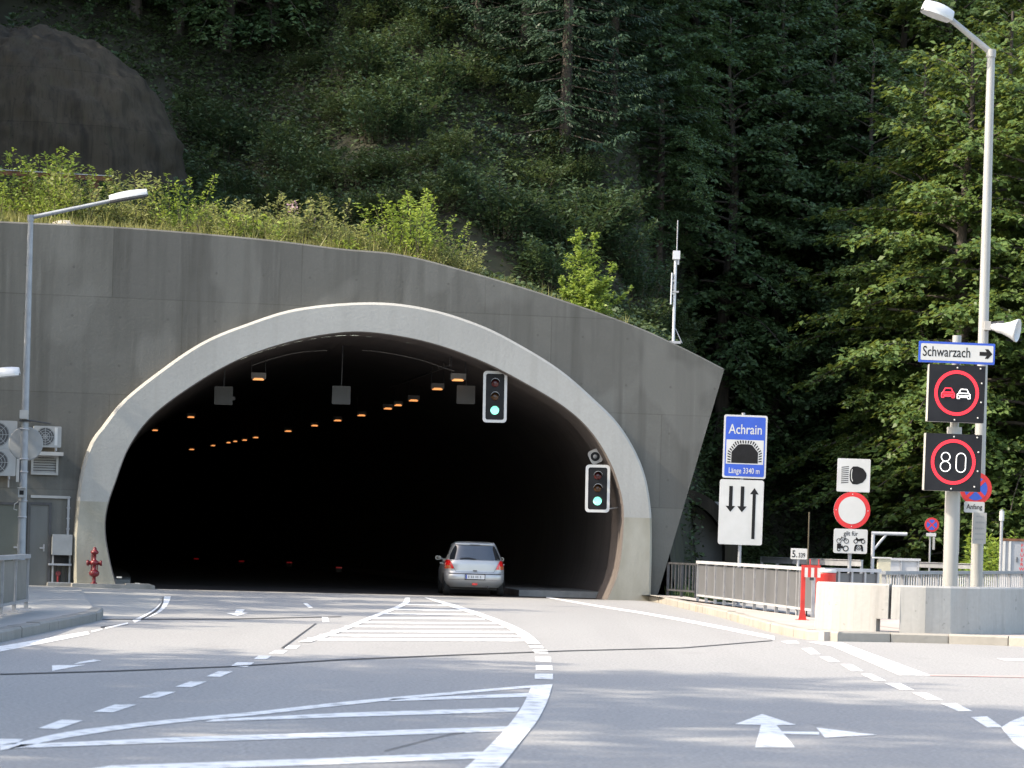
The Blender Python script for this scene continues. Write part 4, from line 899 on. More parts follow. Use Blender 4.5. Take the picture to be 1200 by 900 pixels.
b = MB(); caricon(fv1, -.155, 0.0, 'led_red'); b.flat(fv1, [(-.25, -.05), (-.06, -.05), (-.06, .01), (-.25, .01)], .0025, 'sign_red'); b.build('red_car_symbol', b1)
b = MB(); caricon(fv1, .13, -.01, 'led_white'); b.build('white_car_symbol', b1)
b = MB()
for cy, r in ((.085, .078), (-.085, .09)): ledline(fv2, circ(-.14, cy+.01, r, 24) + [(-.14+r, cy+.01)], 'led_white', .015)
st_ = circ(.14, .085, .085, 12, 0, 180) + circ(.14, -.085, .085, 12, 180, 360); ledline(fv2, st_ + [st_[0]], 'led_white', .015); b.build('speed_digits', b2)
# no stopping sign on the lamp pole
D = 56.15; f = sign_frame(1143.5, 572.5, D, R_(6)); q = f(0, 0)
t_ = T('no_stopping_sign', 'large no stopping sign half hidden behind the lower speed panel', 'road sign', f(0, -.32))
def nostop(fr, r):
    b = MB(); b.prism(fr, circ(0, 0, r, 48), -.02, 0, 'sign_red', 'box_grey'); b.flat(fr, circ(0, 0, r*.72, 48), .003, 'sign_blue')
    for a in (45, -45):
        d = Vector((math.cos(R_(a)), math.sin(R_(a)))); t = r*.1; L = r*.75
        b.flat(fr, [(-d.x*L-d.y*t, -d.y*L+d.x*t), (-d.x*L+d.y*t, -d.y*L-d.x*t), (d.x*L+d.y*t, d.y*L-d.x*t), (d.x*L-d.y*t, d.y*L+d.x*t)], .005 if a > 0 else .0056, 'sign_red')
    return b
nostop(f, .3).build('sign_disc', t_); clamps(t_, f, (.1,), w=.12, zz=-.05)
f = sign_frame(1141.8, 594.3, D-.02, R_(6)); b = MB(); b.rbox(f, -.19, .19, -.1, .1, -.02, 0, .03, 'sign_white', 'box_grey'); b.text(f, 'Anfang', 0, -.035, .09, 'sign_black', .003, .85, 'CENTER', .02); b.build('start_plate', t_)
f = sign_frame(1148, 619, D-.02, R_(6)); b = MB(); b.rbox(f, -.125, .125, -.285, .285, -.02, 0, .01, 'box_grey', 'box_grey')
rnd = random.Random(2)
for k, y in enumerate((.2, .09, -.02, -.12, -.22)):
    x = -.09 + rnd.uniform(0, .02)
    while x < .075:
        ww = rnd.uniform(.012, .03); b.flat(f, [(x, y), (x+ww, y), (x+ww, y+.03), (x, y+.03)], .003, 'dish_grey'); x += ww+.008
b.build('notice_plate', t_)
# plate seen edge-on
q = P(1123.5, 614, 56.0); f = Fr(q, R_(78), R_(-.5)); t_ = T('plate_sign', 'tall white plate seen nearly edge-on between the two poles', 'sign', (q.x, q.y, q.z-.55)); b = MB(); b.rbox(f, -.28, .28, -.56, .53, -.02, 0, .04, 'sign_white', 'galvanised'); b.build('plate', t_)
for yy in (.2, -.2): b = MB(); b.tube([f(0, yy, -.03), f(0, yy, -.2)], .02, 'galvanised', 6); b.build('bracket', t_)
# distant no stopping sign
D = 93; f = sign_frame(1092, 615, D); q = f(0, 0); t_ = T('no_stopping_sign', 'small distant no stopping sign on a thin pole before dark trees', 'road sign', (q.x-.03, q.y+.06, 0)); post(t_, q.x-.03, q.y+.06, q.z+.1, .03, 'galvanised', 0.0)
nostop(f, .22).build('sign_disc', t_); b = MB(); b.rbox(f, -.16, .14, -.35, -.25, -.01, 0, .01, 'sign_white'); b.rbox(f, .04, .11, -.75, -.36, -.01, .01, .01, 'box_grey'); b.build('small_plate', t_)
# cabinet with red letters, white post
D = 88; q = P(1176, 660, D); zt = P(1188, 632, D).z; t_ = T('fire_cabinet', 'grey cabinet with rusty top and red upright letters at the right edge', 'cabinet', (q.x+.5, q.y, 0)); f = Fr((q.x, q.y, 0))
b = MB(); b.rbox(f, 0, 1.15, .0, zt-.05, -.6, 0, .02, 'cabinet_grey'); b.build('body', t_)
b = MB(); b.box(f, -.03, 1.18, zt-.049, zt+.02, -.63, .03, 'rust'); b.build('lid', t_)
for xa in (-.02, .14): b = MB(); b.box(f, xa, xa+.06, 0.02, zt-.06, .002, .03, 'sign_white'); b.build('edge_trim', t_)
b = MB(); b.box(f, .37, .39, 1.35, 1.5, .001, .02, 'black'); b.build('handle', t_)
b = MB()
for k, ch in enumerate('FEUERWEHR'): b.text(f, ch, .52, zt-.22-.135*k, .1, 'sign_red', .004, 1.0, 'CENTER', .02)
b.build('lettering', t_)
q = P(1173, 640, 87.3); t_ = T('white_post', 'slim white post standing left of the grey lettered cabinet', 'post', (q.x, q.y, 0)); b = MB(); b.tube([(q.x, q.y, 0), (q.x, q.y, P(1173, 597, 87.3).z)], .045, 'galvanised', 10); b.build('shaft', t_)
b = MB(); zz = P(1173, 604, 87.3).z; b.tube([(q.x, q.y, zz-.15), (q.x, q.y, zz+.12)], .07, 'sign_white', 10); b.build('cap', t_)
# antenna mast on the wing
bA = W(*PL(789.5, 402, -.2), -.25); t_ = T('antenna_mast', 'thin white antenna mast standing on the portal wing', 'antenna', bA)
DA = bA.y; az = lambda py: P(790, py, DA).z
b = MB(); b.tube([bA, (bA.x, bA.y, az(300))], .042, 'lamp_white', 10); b.build('mast', t_)
b = MB(); b.tube([(bA.x+.03, bA.y, az(305)), (bA.x+.03, bA.y, az(258))], .017, 'galvanised', 6); b.build('whip', t_)
b = MB(); f = Fr((bA.x, bA.y, 0)); b.box(f, -.08, .12, az(304), az(294), -.08, .1, 'lamp_white'); b.box(f, .05, .1, az(310), az(304)-.001, -.05, .05, 'lamp_white'); b.build('head_box', t_)
b = MB(); b.tube([f(-.1, az(357), .05), f(-.09, az(320), .05)], .025, 'lamp_white', 6); b.box(f, -.11, .0, az(345), az(344), .0, .06, 'lamp_white'); b.box(f, -.11, .0, az(330), az(329), 0, .06, 'lamp_white'); b.build('side_aerial', t_)
b = MB(); b.box(f, -.2, .2, bA.z-.02, bA.z+.05, -.15, .15, 'galvanised'); b.build('base_plate', t_); b = MB(); b.box(f, -.06, .11, az(343), az(341), -.07, .07, 'galvanised'); b.build('collar', t_); b = MB(); b.tube([f(.05, az(385), 0), f(.25, bA.z, 0)], .012, 'galvanised', 5); b.build('strut', t_)

# niche wall with a round arch right of the wing
Dn = 96.5; cn = P(792, 640, Dn); nt_ = T('arched_niche', 'grey concrete arched niche in shade between portal wing and blue sign', 'niche', (cn.x, cn.y, 0)); f = Fr((cn.x, cn.y, 0)); rN = 1.55; zc = cn.z-.1
b = MB(); o_ = [(rN+.38, 0)] + circ(0, zc, rN+.38, 25, 0, 180) + [(-rN-.38, 0)]; i_ = [(rN, 0)] + circ(0, zc, rN, 25, 0, 180) + [(-rN, 0)]
n_ = len(o_); vs = [f(x, y, 0) for x, y in o_] + [f(x, y, 0) for x, y in i_] + [f(x, y, -1.5) for x, y in i_] + [f(x, y, -1.5) for x, y in o_]
b.add(vs, [(i, i+1, n_+i+1, n_+i) for i in range(n_-1)] + [(n_+i, n_+i+1, 2*n_+i+1, 2*n_+i) for i in range(n_-1)] + [(i, i+1, 3*n_+i+1, 3*n_+i) for i in range(n_-1)], 'shotcrete'); b.build('arch', nt_)
b = MB(); b.box(f, -rN, rN, 0, zc+rN, -1.5, -1.3, 'niche_concrete'); b.box(f, -.9, .5, 0, zc+.4, -1.29, -1.25, 'dark_metal'); b.build('back_wall', nt_)

# ------------------------------------------------------------------ car
def make_car(o, yaw):
    ex = 4.2
    zs = [.24, .30, .40, .55, .61, .64, .72, .86, .95, .99, 1.05, 1.16, 1.28, 1.38, 1.43, 1.47, 1.495, 1.505]
    yr = np.interp(zs, [.24, .32, .40, .55, .61, .64, .86, .95, .99, 1.05, 1.40, 1.44, 1.47, 1.505], [.10, .02, -.03, -.04, -.01, .035, .045, .06, .085, .12, .33, .335, .40, .75])
    hw = np.interp(zs, [.24, .32, .40, .58, .72, .86, .95, 1.05, 1.40, 1.46, 1.505], [.72, .80, .835, .845, .845, .83, .80, .765, .615, .57, .42])
    yf = np.interp(zs, [.24, .35, .60, .72, .90, 1.0, 1.44, 1.505], [3.58, 3.68, 3.68, 3.55, 2.9, 2.62, 1.75, 1.35])
    rf = lambda a: a
    fr = Fr(o, yaw); fr.n = -fr.n       # local: x right, y up (z), n forward
    pt = lambda x, y, z: fr(x, z, y)
    t_ = T('car', 'silver hatchback seen from behind, driving into the tunnel', 'car', o)
    def rear_y(x, z):
        a = float(np.interp(z, zs, yr)); c = float(np.interp(z, zs, yf)); w = float(np.interp(z, zs, hw)); hy = min((c-a)/2, 1.2)
        q = min(abs(x)/w, .999); return a + hy*(1-(1-q**ex)**(1/ex))*.55
    b = MB(); rows = []; n = 64
    for i, z in enumerate(zs):
        w, a, c = hw[i], yr[i], yf[i]; row = []; k = 17
        xs_ = [-w*math.sin(math.pi/2*(1-2*j/(k-1))) for j in range(k)]
        rear = [(x, rear_y(x*.9995, z)) for x in xs_]
        front = [(x, c - min((c-a)/2, 1.0)*(1-(1-min(abs(x)/w, .999)**3.2)**(1/3.2))*.8) for x in reversed(xs_)]
        mid = [(w, a + (c-a)*.35), (w, a+(c-a)*.5), (w, a+(c-a)*.65)]; mid2 = [(-x, y) for x, y in reversed(mid)]
        rows.append([pt(x, y, z) for x, y in rear + mid + front + mid2])
    q = len(rows[0]); vs = [v for r in rows for v in r]
    b.add(vs, [(i*q+j, i*q+(j+1) % q, (i+1)*q+(j+1) % q, (i+1)*q+j) for i in range(len(zs)-1) for j in range(q)], 'car_paint', True)
    b.add(rows[-1], [tuple(range(q))], 'car_paint'); b.add(rows[0], [tuple(range(q))], 'car_black'); body = b.build('body', t_)
    def patch(outline, off, m, name, parent, nx=10, nz=6):
        """outline: list of (z, x0, x1) from bottom to top, laid on the rear surface"""
        b = MB(); R = []
        for z, x0, x1 in outline:
            R.append([pt(x0+(x1-x0)*j/nx, rear_y(x0+(x1-x0)*j/nx, z)-off, z) for j in range(nx+1)])
        vs = [v for r in R for v in r]; qq = nx+1
        b.add(vs, [(i*qq+j, i*qq+j+1, (i+1)*qq+j+1, (i+1)*qq+j) for i in range(len(R)-1) for j in range(nx)], m, True)
        return b.build(name, parent)
    patch([(1.0, -.70, .70), (1.05, -.705, .705), (1.16, -.665, .665), (1.28, -.61, .61), (1.37, -.555, .555), (1.395, -.53, .53)], .012, 'car_glass', 'rear_window', t_, 14)
    tg = patch([(.66, -.52, .52), (.664, -.52, .52)], .01, 'car_black', 'tailgate_seam', t_, 10)
    for s in (-1, 1):
        patch([(.655, s*.52-.004, s*.52+.004), (.80, s*.60-.004, s*.60+.004), (.98, s*.70-.004, s*.70+.004)], .01, 'car_black', 'tailgate_seam', t_, 1)
        ol = [(.745, .585, .832), (.80, .60, .835), (.86, .625, .828), (.93, .665, .812), (.985, .70, .785)]
        lt = patch([(z, s*x0 if s > 0 else -x1, s*x1 if s > 0 else -x0) for z, x0, x1 in ol], .018, 'tail_red', 'tail_light', t_, 6)
        ol = [(.755, .66, .80), (.80, .665, .81), (.835, .68, .81)]
        patch([(z, s*x0 if s > 0 else -x1, s*x1 if s > 0 else -x0) for z, x0, x1 in ol], .026, 'tail_amber', 'indicator', lt, 4)
    patch([(.605, -.80, .80), (.622, -.80, .80)], .008, 'car_black', 'bumper_seam', t_, 16)
    patch([(.44, -.80, .80), (.446, -.80, .80)], .006, 'car_black', 'bumper_line', t_, 16)
    b = MB(); y0 = rear_y(0, .52)-.02
    f2 = Fr(pt(0, y0, .53), yaw); b.rbox(f2, -.285, .285, -.08, .08, -.004, .006, .01, 'car_black'); b.rbox(f2, -.265, .265, -.06, .06, .006, .012, .01, 'plate_white'); b.flat(f2, [(-.26, -.055), (-.225, -.055), (-.225, .055), (-.26, .055)], .014, 'sign_blue')
    rnd = random.Random(8); x = -.19
    while x < .2:
        b.flat(f2, [(x, -.035), (x+.028, -.035), (x+.028, .035), (x, .035)], .014, 'dish_grey'); x += .048 + (.03 if rnd.random() < .25 else 0)
    b.build('number_plate', t_)
    b = MB(); f3 = Fr(pt(0, rear_y(0, .70)-.012, .70), yaw); b.rbox(f3, -.055, .055, -.012, .014, 0, .012, .008, 'dark_metal'); b.build('emblem', t_)
    b = MB(); f3 = Fr(pt(0, rear_y(0, .34)-.012, .33), yaw); b.rbox(f3, -.075, .075, -.03, .025, 0, .015, .012, 'tail_red'); b.build('fog_light', t_)
    b = MB(); f3 = Fr(pt(0, rear_y(0, 1.42)-.03, 1.425), yaw); b.box(f3, -.14, .14, -.012, .012, 0, .014, 'car_black'); b.build('brake_light', t_)
    b = MB(); R = []
    for k in range(9):
        x = -.55+1.1*k/8; R += [pt(x, rear_y(x, 1.40)-.045, 1.445), pt(x, rear_y(x, 1.40)-.03, 1.41), pt(x, .6, 1.49)]
    b.add(R, [(3*k, 3*k+3, 3*k+4, 3*k+1) for k in range(8)] + [(3*k, 3*k+2, 3*k+5, 3*k+3) for k in range(8)], 'car_paint', True); b.build('spoiler', t_)
    b = MB(); b.tube([pt(.02, rear_y(0, 1.0)-.03, 1.02), pt(-.18, rear_y(0, 1.05)-.035, 1.055), pt(-.42, rear_y(.3, 1.03)-.035, 1.035)], .012, 'car_black', 6); b.build('wiper', t_)
    b = MB(); b.tube([pt(.38, -.02, .25), pt(.38, .25, .25)], .032, 'dark_metal', 10); b.build('exhaust', t_)
    b = MB(); b.box(fr, -.7, .7, .17, .26, .35, 3.3, 'car_black'); b.build('underbody', t_)
    for s in (-1, 1):
        for y in (.58, 2.96):
            c = pt(s*.755, y, .30); ax = fr.r*s
            wh = T('wheel', '', '', c); del wh['label']; del wh['category']; wh.parent = t_; wh.location = c - Vector(o); 
            b = MB(); b.lathe(c - ax*.1, ax, [(0, .2), (0, .28), (.03, .298), (.15, .298), (.185, .28), (.185, .2)], 'rubber', 28); b.build('tyre', wh)
            b = MB(); b.lathe(c - ax*.1, ax, [(.15, .205), (.175, .2), (.165, .17), (.15, .06), (.16, .04), (.16, .0001)], 'rim_alloy', 28)
            for k in range(7):
                a = 2*math.pi*k/7; u = fr.u*math.cos(a) + (-fr.n)*math.sin(a); v = ax.cross(u); p0 = c + ax*.068
                b.add([p0+u*.04+v*.03, p0+u*.04-v*.03, p0+u*.19-v*.02, p0+u*.19+v*.02], [(0, 1, 2, 3)], 'rim_alloy')
            b.build('rim', wh)
            b = MB(); fa = Fr(pt(s*.846, y, 0), yaw + (R_(90) if s > 0 else R_(-90)))
            b.prism(fa, [(x, z) for x, z in circ(0, .3, .335, 22, -12, 192)], 0.0, .004, 'car_black'); b.build('wheel_arch', body)
        # side windows and mirror
        b = MB()
        for y0, y1 in ((.75, 1.65), (1.72, 2.45)):
            V4 = []
            for z in (1.02, 1.38):
                w = float(np.interp(z, zs, hw))+.006; sh = (.12 if y0 < 1 else 0) if z > 1.2 else 0; fh = (.45 if y0 > 1 else 0) if z > 1.2 else 0
                V4 += [pt(s*w, y0+sh, z), pt(s*w, y1-fh, z)]
            b.add(V4, [(0, 1, 3, 2)], 'car_glass')
        b.build('side_window', t_)
        b = MB(); mc_ = pt(s*.90, 2.35, 1.02); b.rbox(Fr(mc_, yaw), -.075, .075, -.055, .055, -.1, .0, .04, 'car_paint'); b.rbox(Fr(mc_, yaw), -.06, .06, -.042, .042, .001, .006, .025, 'car_glass'); b.tube([mc_, pt(s*.76, 2.4, .99)], .03, 'car_paint', 6); b.build('wing_mirror', t_)
        b = MB()
        for y in (1.0, 1.85): b.box(Fr(pt(s*.85, y, .88), yaw + (R_(90) if s > 0 else R_(-90))), -.09, .09, -.015, .015, 0, .03, 'car_paint')
        b.build('door_handle', t_)
    return t_
cb = P(557.5, 640, 85.1); make_car(Vector((cb.x, cb.y, .004)), R_(4.6))
# ------------------------------------------------------------------ vegetation
rng = np.random.default_rng(11)
def leaves(name, Pn, Dn, Nn, Ls, Ws, m, parent=None):
    """one mesh of folded rhombic leaves"""
    Pn, Dn, Nn = (np.asarray(a, float) for a in (Pn, Dn, Nn)); n = len(Pn)
    Dn /= np.linalg.norm(Dn, axis=1, keepdims=True)+1e-9; S = np.cross(Dn, Nn); S /= np.linalg.norm(S, axis=1, keepdims=True)+1e-9; U = np.cross(S, Dn)
    Ls = np.broadcast_to(Ls, n)[:, None]; Ws = np.broadcast_to(Ws, n)[:, None]
    a = Pn; l = Pn + Dn*Ls*.45 + S*Ws*.5 + U*Ws*.12; t = Pn + Dn*Ls - U*Ls*.08; r = Pn + Dn*Ls*.45 - S*Ws*.5 + U*Ws*.12
    V = np.stack([a, l, t, r], 1).reshape(-1, 3)
    if parent is not None: V = V - np.array(list(parent['_w']))
    me = bpy.data.meshes.new(name); me.vertices.add(4*n); me.vertices.foreach_set('co', V.astype(np.float32).ravel())
    me.loops.add(4*n); me.loops.foreach_set('vertex_index', np.arange(4*n, dtype=np.int32)); me.polygons.add(n); me.polygons.foreach_set('loop_start', np.arange(0, 4*n, 4, dtype=np.int32))
    try: me.polygons.foreach_set('loop_total', np.full(n, 4, np.int32))
    except Exception: pass
    me.materials.append(MATS[m]); me.update(calc_edges=True); me.validate()
    o = bpy.data.objects.new(name, me); COL.objects.link(o)
    if parent is not None: o.parent = parent
    o['_w'] = list(parent['_w']) if parent is not None else [0, 0, 0]
    return o
def jit(n, s): return rng.normal(0, s, (n, 3))
def beech(name, label, cat, seed, Ht, R, zlo, nl, lm, group, leaf=.205, dens=25, droop=.35, lean=.0):
    global rng; rng = np.random.default_rng(seed); t_ = T(name, label, cat, (0, 0, 0), group)
    b = MB(); b.tube([(lean*(i/8)**2*Ht + .15*math.sin(i), .12*math.cos(i*1.3), Ht*.97*i/8 - .6*(i == 0)) for i in range(9)], [.3*(1-i/8.6)+.02 for i in range(9)], 'bark', 8)
    PP, DD, NN = [], [], []
    for k in range(nl):
        t = ((k+rng.random())/nl); z0 = zlo + (Ht*.97-zlo)*t
        r = R*(max(0.05, math.sin(math.pi*(.22+.78*t)))**.65)*(.65+.45*rng.random()); az = 2.4*k + rng.normal(0, .4)
        el = .12 + .75*t**2 + rng.normal(0, .1); d = np.array([math.cos(az), math.sin(az), 0.0]); s = np.linspace(0, 1, 7)
        path = np.array([0, 0, z0]) + d*(s*r)[:, None]; path[:, 2] += r*(el*s - droop*s*s*(1.3-.6*t)); path[:, 0] += lean*(z0/Ht)**2*Ht
        side = np.array([-d[1], d[0], 0]); path += side*(rng.normal(0, .06)*r*s**2)[:, None]
        b.tube([tuple(p) for p in path], [max(.012, .075*(1-x)*(r/R)) for x in s], 'bark', 5, False)
        nt_ = max(4, int(r*5.0))
        for q in range(nt_):
            u = .18+.84*(q+rng.random())/nt_; u = min(u, 1.0); p0 = np.array([np.interp(u, s, path[:, i]) for i in range(3)])
            sg = 1 if q % 2 else -1; an = az + sg*rng.uniform(.5, 1.25)*(1 if u < .95 else .2)
            L = (.35 + .42*r*(1.08-u)*.55)*rng.uniform(.6, 1.3); L = min(L, 2.2)
            dd = np.array([math.cos(an), math.sin(an), rng.normal(-.08, .22)]); n = max(4, int(L*dens)); v = rng.random(n)
            pos = p0 + dd*(v*L)[:, None]; pos[:, 2] -= .22*L*v*v; pos += jit(n, .055)
            la = an + rng.choice([-1, 1], n)*rng.uniform(.2, 1.2, n); ld = np.stack([np.cos(la), np.sin(la), rng.normal(-.25, .3, n)], 1)
            nn = np.stack([rng.normal(0, .55, n) + .45*d[0], rng.normal(0, .55, n)+.45*d[1], np.ones(n)], 1)
            PP.append(pos); DD.append(ld); NN.append(nn)
    PP, DD, NN = map(np.concatenate, (PP, DD, NN)); n = len(PP); L = leaf*rng.uniform(.65, 1.3, n)
    leaves('crown', PP, DD, NN, L, L*.62, lm, t_); b.build('trunk', t_); return t_
def spruce(name, label, seed, Ht, R, group):
    global rng; rng = np.random.default_rng(seed); t_ = T(name, label, 'tree', (0, 0, 0), group)
    b = MB(); b.tube([(0, 0, -.6), (0, 0, Ht*.5), (0, 0, Ht)], [.26, .15, .02], 'bark', 8); PP, DD, NN = [], [], []
    nl = 150
    for k in range(nl):
        t = (k+.5)/nl; z0 = Ht*(.04+.95*t); r = R*(1-t)**.8*rng.uniform(.7, 1.1)+.15; az = 2.4*k + rng.normal(0, .3); d = np.array([math.cos(az), math.sin(az), 0]); side = np.array([-d[1], d[0], 0])
        n = int(r*70)+12; u = rng.random(n)**.8; w = rng.uniform(-1, 1, n)*.34*r*(1.05-u)
        pos = np.array([0, 0, z0]) + d*(u*r)[:, None] + side*w[:, None]; pos[:, 2] += r*(-.28*u + .22*u**3) - np.abs(w)*.35 - rng.random(n)**2*.22; pos += jit(n, .03)
        sg = np.sign(w); ld = d*.8 + side*(sg*.8)[:, None] + np.stack([np.zeros(n), np.zeros(n), rng.normal(-.45, .25, n)], 1); nn = np.stack([rng.normal(0, .5, n), rng.normal(0, .5, n), np.ones(n)], 1)
        PP.append(pos); DD.append(ld); NN.append(nn); b.tube([(0, 0, z0), tuple(np.array([0, 0, z0]) + d*r*.6 + np.array([0, 0, -.14*r]))], [.035, .012], 'bark', 4, False)
    PP, DD, NN = map(np.concatenate, (PP, DD, NN)); n = len(PP); L = .24*rng.uniform(.6, 1.3, n)
    leaves('crown', PP, DD, NN, L, L*.34, 'spruce_needle', t_); b.build('trunk', t_); return t_
def stems(name, label, cat, seed, n, h, spread, lm, group, leaf=.1, dens=30, width=.5, flower=False, arch=.25, lean=.15):
    """many leafy stems rising from one base"""
    global rng; rng = np.random.default_rng(seed); t_ = T(name, label, cat, (0, 0, 0), group); b = MB(); PP, DD, NN = [], [], []; FP, FD, FN = [], [], []
    for k in range(n):
        az = rng.uniform(0, 6.28); r0 = spread*.35*math.sqrt(rng.random()); hh = h*rng.uniform(.5, 1.05)*(1-.25*r0/spread); out = spread*rng.uniform(.1, .75)
        base = np.array([r0*math.cos(az), r0*math.sin(az), -.05]); d = np.array([math.cos(az), math.sin(az), 0]); s = np.linspace(0, 1, 6)
        path = base + d*(out*s**1.5)[:, None]; path[:, 2] += hh*(s - arch*.3*s**3); path[:, :2] += rng.normal(0, .03, 2)*s[:, None]
        b.tube([tuple(p) for p in path], [max(.004, .011*(1-x)) for x in s], 'twig', 4, False)
        m = int(hh*dens); u = rng.uniform(.08, 1, m)**.85; pos = np.stack([np.interp(u, s, path[:, i]) for i in range(3)], 1); la = rng.uniform(0, 6.28, m)
        ln = leaf*rng.uniform(.6, 1.3, m)*(1.15-.5*u); off = np.stack([np.cos(la), np.sin(la), rng.normal(.35, .35, m)], 1)
        br = (rng.random(m)*.28*spread*(1-u)*width*2)[:, None]; pos = pos + off*br
        PP.append(pos); DD.append(off); NN.append(np.stack([rng.normal(0, .5, m), rng.normal(0, .5, m), np.ones(m)], 1))
        if flower and rng.random() < .55:
            q = 14; FP.append(path[-1] + jit(q, .035) - np.array([0, 0, .03])); FD.append(jit(q, 1)); FN.append(jit(q, 1))
    PP, DD, NN = map(np.concatenate, (PP, DD, NN)); k = len(PP); L = leaf*rng.uniform(.6, 1.35, k)
    leaves('foliage', PP, DD, NN, L, L*.5, lm, t_); b.build('stems', t_)
    if FP: FP, FD, FN = map(np.concatenate, (FP, FD, FN)); leaves('flowers', FP, FD, FN, .045, .04, 'flower', t_)
    return t_
HID = []
def place(proto, used, x, y, rz, sc, label=None, group=None, z=None, szz=None):
    z = hill_z(x, y) if z is None else z
    if proto.name not in used:
        used.add(proto.name); proto.location = (x, y, z); proto.rotation_euler = (0, 0, rz); proto.scale = (sc, sc, szz or sc)
        if label: proto['label'] = label
        if group: proto['group'] = group
        return proto
    return dup(proto, (x, y, z), rz, sc, label, group, szz)
USED = set(); rnd = random.Random(21)
GF = 'trees of the forest slope'
B = [beech('beech_tree', '', 'tree', 31, 21, 5.2, 1.0, 120, 'beech_leaf', GF), beech('beech_tree', '', 'tree', 32, 24, 5.8, 3.5, 120, 'beech_leaf', GF, lean=.05), beech('beech_tree', '', 'tree', 33, 17, 4.6, .6, 105, 'beech_leaf', GF, droop=.45)]
BL = [beech('beech_tree', '', 'tree', 41, 20, 5.0, .8, 120, 'beech_leaf_sunlit', GF, leaf=.2, dens=26), beech('beech_tree', '', 'tree', 42, 16, 4.4, .5, 105, 'beech_leaf_sunlit', GF, leaf=.2, dens=26, droop=.42)]
S = [spruce('spruce_tree', '', 51, 25, 4.2, GF)]
L_dark = 'dark green beech on the shaded slope above and behind the portal'
L_mid = 'deep green beech in the forest front between the blue sign and the speed panels'
L_high = 'green beech higher up the forest slope, partly covered by the front trees'
L_lit = 'yellow-green sunlit beech at the right of the forest behind the tall lamp'
L_spr = 'dark spruce with drooping boughs among the beeches'
# front row at the right, feet on the flat
for px, D, k, sc in ((735, 104, 2, .8), (800, 111, 1, .85), (845, 108, 2, .95), (905, 110, 0, .9), (960, 112, 2, 1.05), (1010, 109, 0, .85), (880, 118, 1, 1.0), (985, 119, 1, .95)):
    x = P(px, 600, D).x; place(B[k], USED, x, D, rnd.uniform(0, 6.28), sc, L_mid, 'front beeches of the forest')
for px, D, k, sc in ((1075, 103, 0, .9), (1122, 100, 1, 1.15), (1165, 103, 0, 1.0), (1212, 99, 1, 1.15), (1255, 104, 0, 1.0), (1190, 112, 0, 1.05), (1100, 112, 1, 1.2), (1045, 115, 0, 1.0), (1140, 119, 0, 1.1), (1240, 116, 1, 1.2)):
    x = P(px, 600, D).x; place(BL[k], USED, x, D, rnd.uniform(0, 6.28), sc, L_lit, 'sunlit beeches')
# rows up the slope
for D, pxs in ((126, range(700, 1290, 62)), (136, range(730, 1300, 66)), (148, range(690, 1300, 70)), (162, range(700, 1300, 84))):
    for px in pxs:
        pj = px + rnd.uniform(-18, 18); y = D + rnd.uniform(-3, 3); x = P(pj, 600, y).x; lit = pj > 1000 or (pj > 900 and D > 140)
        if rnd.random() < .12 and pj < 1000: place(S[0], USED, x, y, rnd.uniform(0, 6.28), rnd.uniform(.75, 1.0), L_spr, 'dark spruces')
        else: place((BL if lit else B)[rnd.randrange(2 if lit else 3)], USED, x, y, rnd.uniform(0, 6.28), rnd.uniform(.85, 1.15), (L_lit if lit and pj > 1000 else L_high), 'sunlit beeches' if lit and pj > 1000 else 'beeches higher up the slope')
# slope above the portal: trees hang over the herb slope
for px, D, k, sc in ((650, 99, 2, .62), (705, 101, 0, .55), (765, 103, 1, .55), (600, 100.5, 0, .7), (545, 101.5, 2, .85), (500, 103.5, 1, .8), (450, 105, 0, .8), (620, 107, 1, .9), (690, 107, 0, .95), (560, 109, 0, .9), (405, 106, 2, .9), (350, 106.5, 0, .75), (300, 105, 2, .85), (250, 104.5, 2, .8), (195, 104.5, 1, .7), (140, 104, 0, .7), (85, 105, 2, .8), (30, 104, 2, .85), (-30, 105, 0, .8), (510, 113, 0, 1.0), (430, 113, 1, .9), (370, 112, 0, .9), (290, 112, 1, .9), (220, 111, 0, .8), (110, 111, 1, .8), (20, 111, 0, .8)):
    x = P(px, 600, D).x
    if px in (560, 370, 650, 705, 600, 545, 500, 620, 690): place(S[0], USED, x, D, rnd.uniform(0, 6), rnd.uniform(.62, .85), L_spr, 'dark spruces')
    else: place(B[k], USED, x, D, rnd.uniform(0, 6.28), sc, L_dark, 'beeches above the portal')
# trees on the ridge left of the view and beside the road, whose shade lies over slope and road
for x, y, sc in ((-26, 86.5, 1.0), (-29, 92, 1.15), (-25.5, 95, 1.1), (-31, 99, 1.05), (-24, 89, .95), (-27, 106, .8), (-33, 88, 1.0), (-23, 91.5, .8), (-21.5, 101, .75), (-22, 86, .8), (-24, 99, 1.0)):
    place(B[rnd.randrange(3)], USED, x, y, rnd.uniform(0, 6), sc, 'beech on the high ground left of the slope', 'trees left of the slope')
#@ROADTREES
for x, y, k, sc in ((-20, 17, 1, 1.0), (-19, 23.5, 0, 1.05), (-22, 29, 1, 1.0), (-19, 34, 2, 1.0), (-28, 20, 1, 1.25), (-27, 27.5, 0, 1.25), (-20.5, 46.8, 2, .8), (-19, 51, 0, .66), (-20, 57.5, 2, .95), (-21, 63.5, 0, .9), (-19.5, 69.5, 2, .95), (-22, 75.5, 0, .9)):
    place(B[k], USED, x, y, rnd.uniform(0, 6), sc, 'roadside beech left of the pavement that shades the road', 'roadside trees', z=-.06)
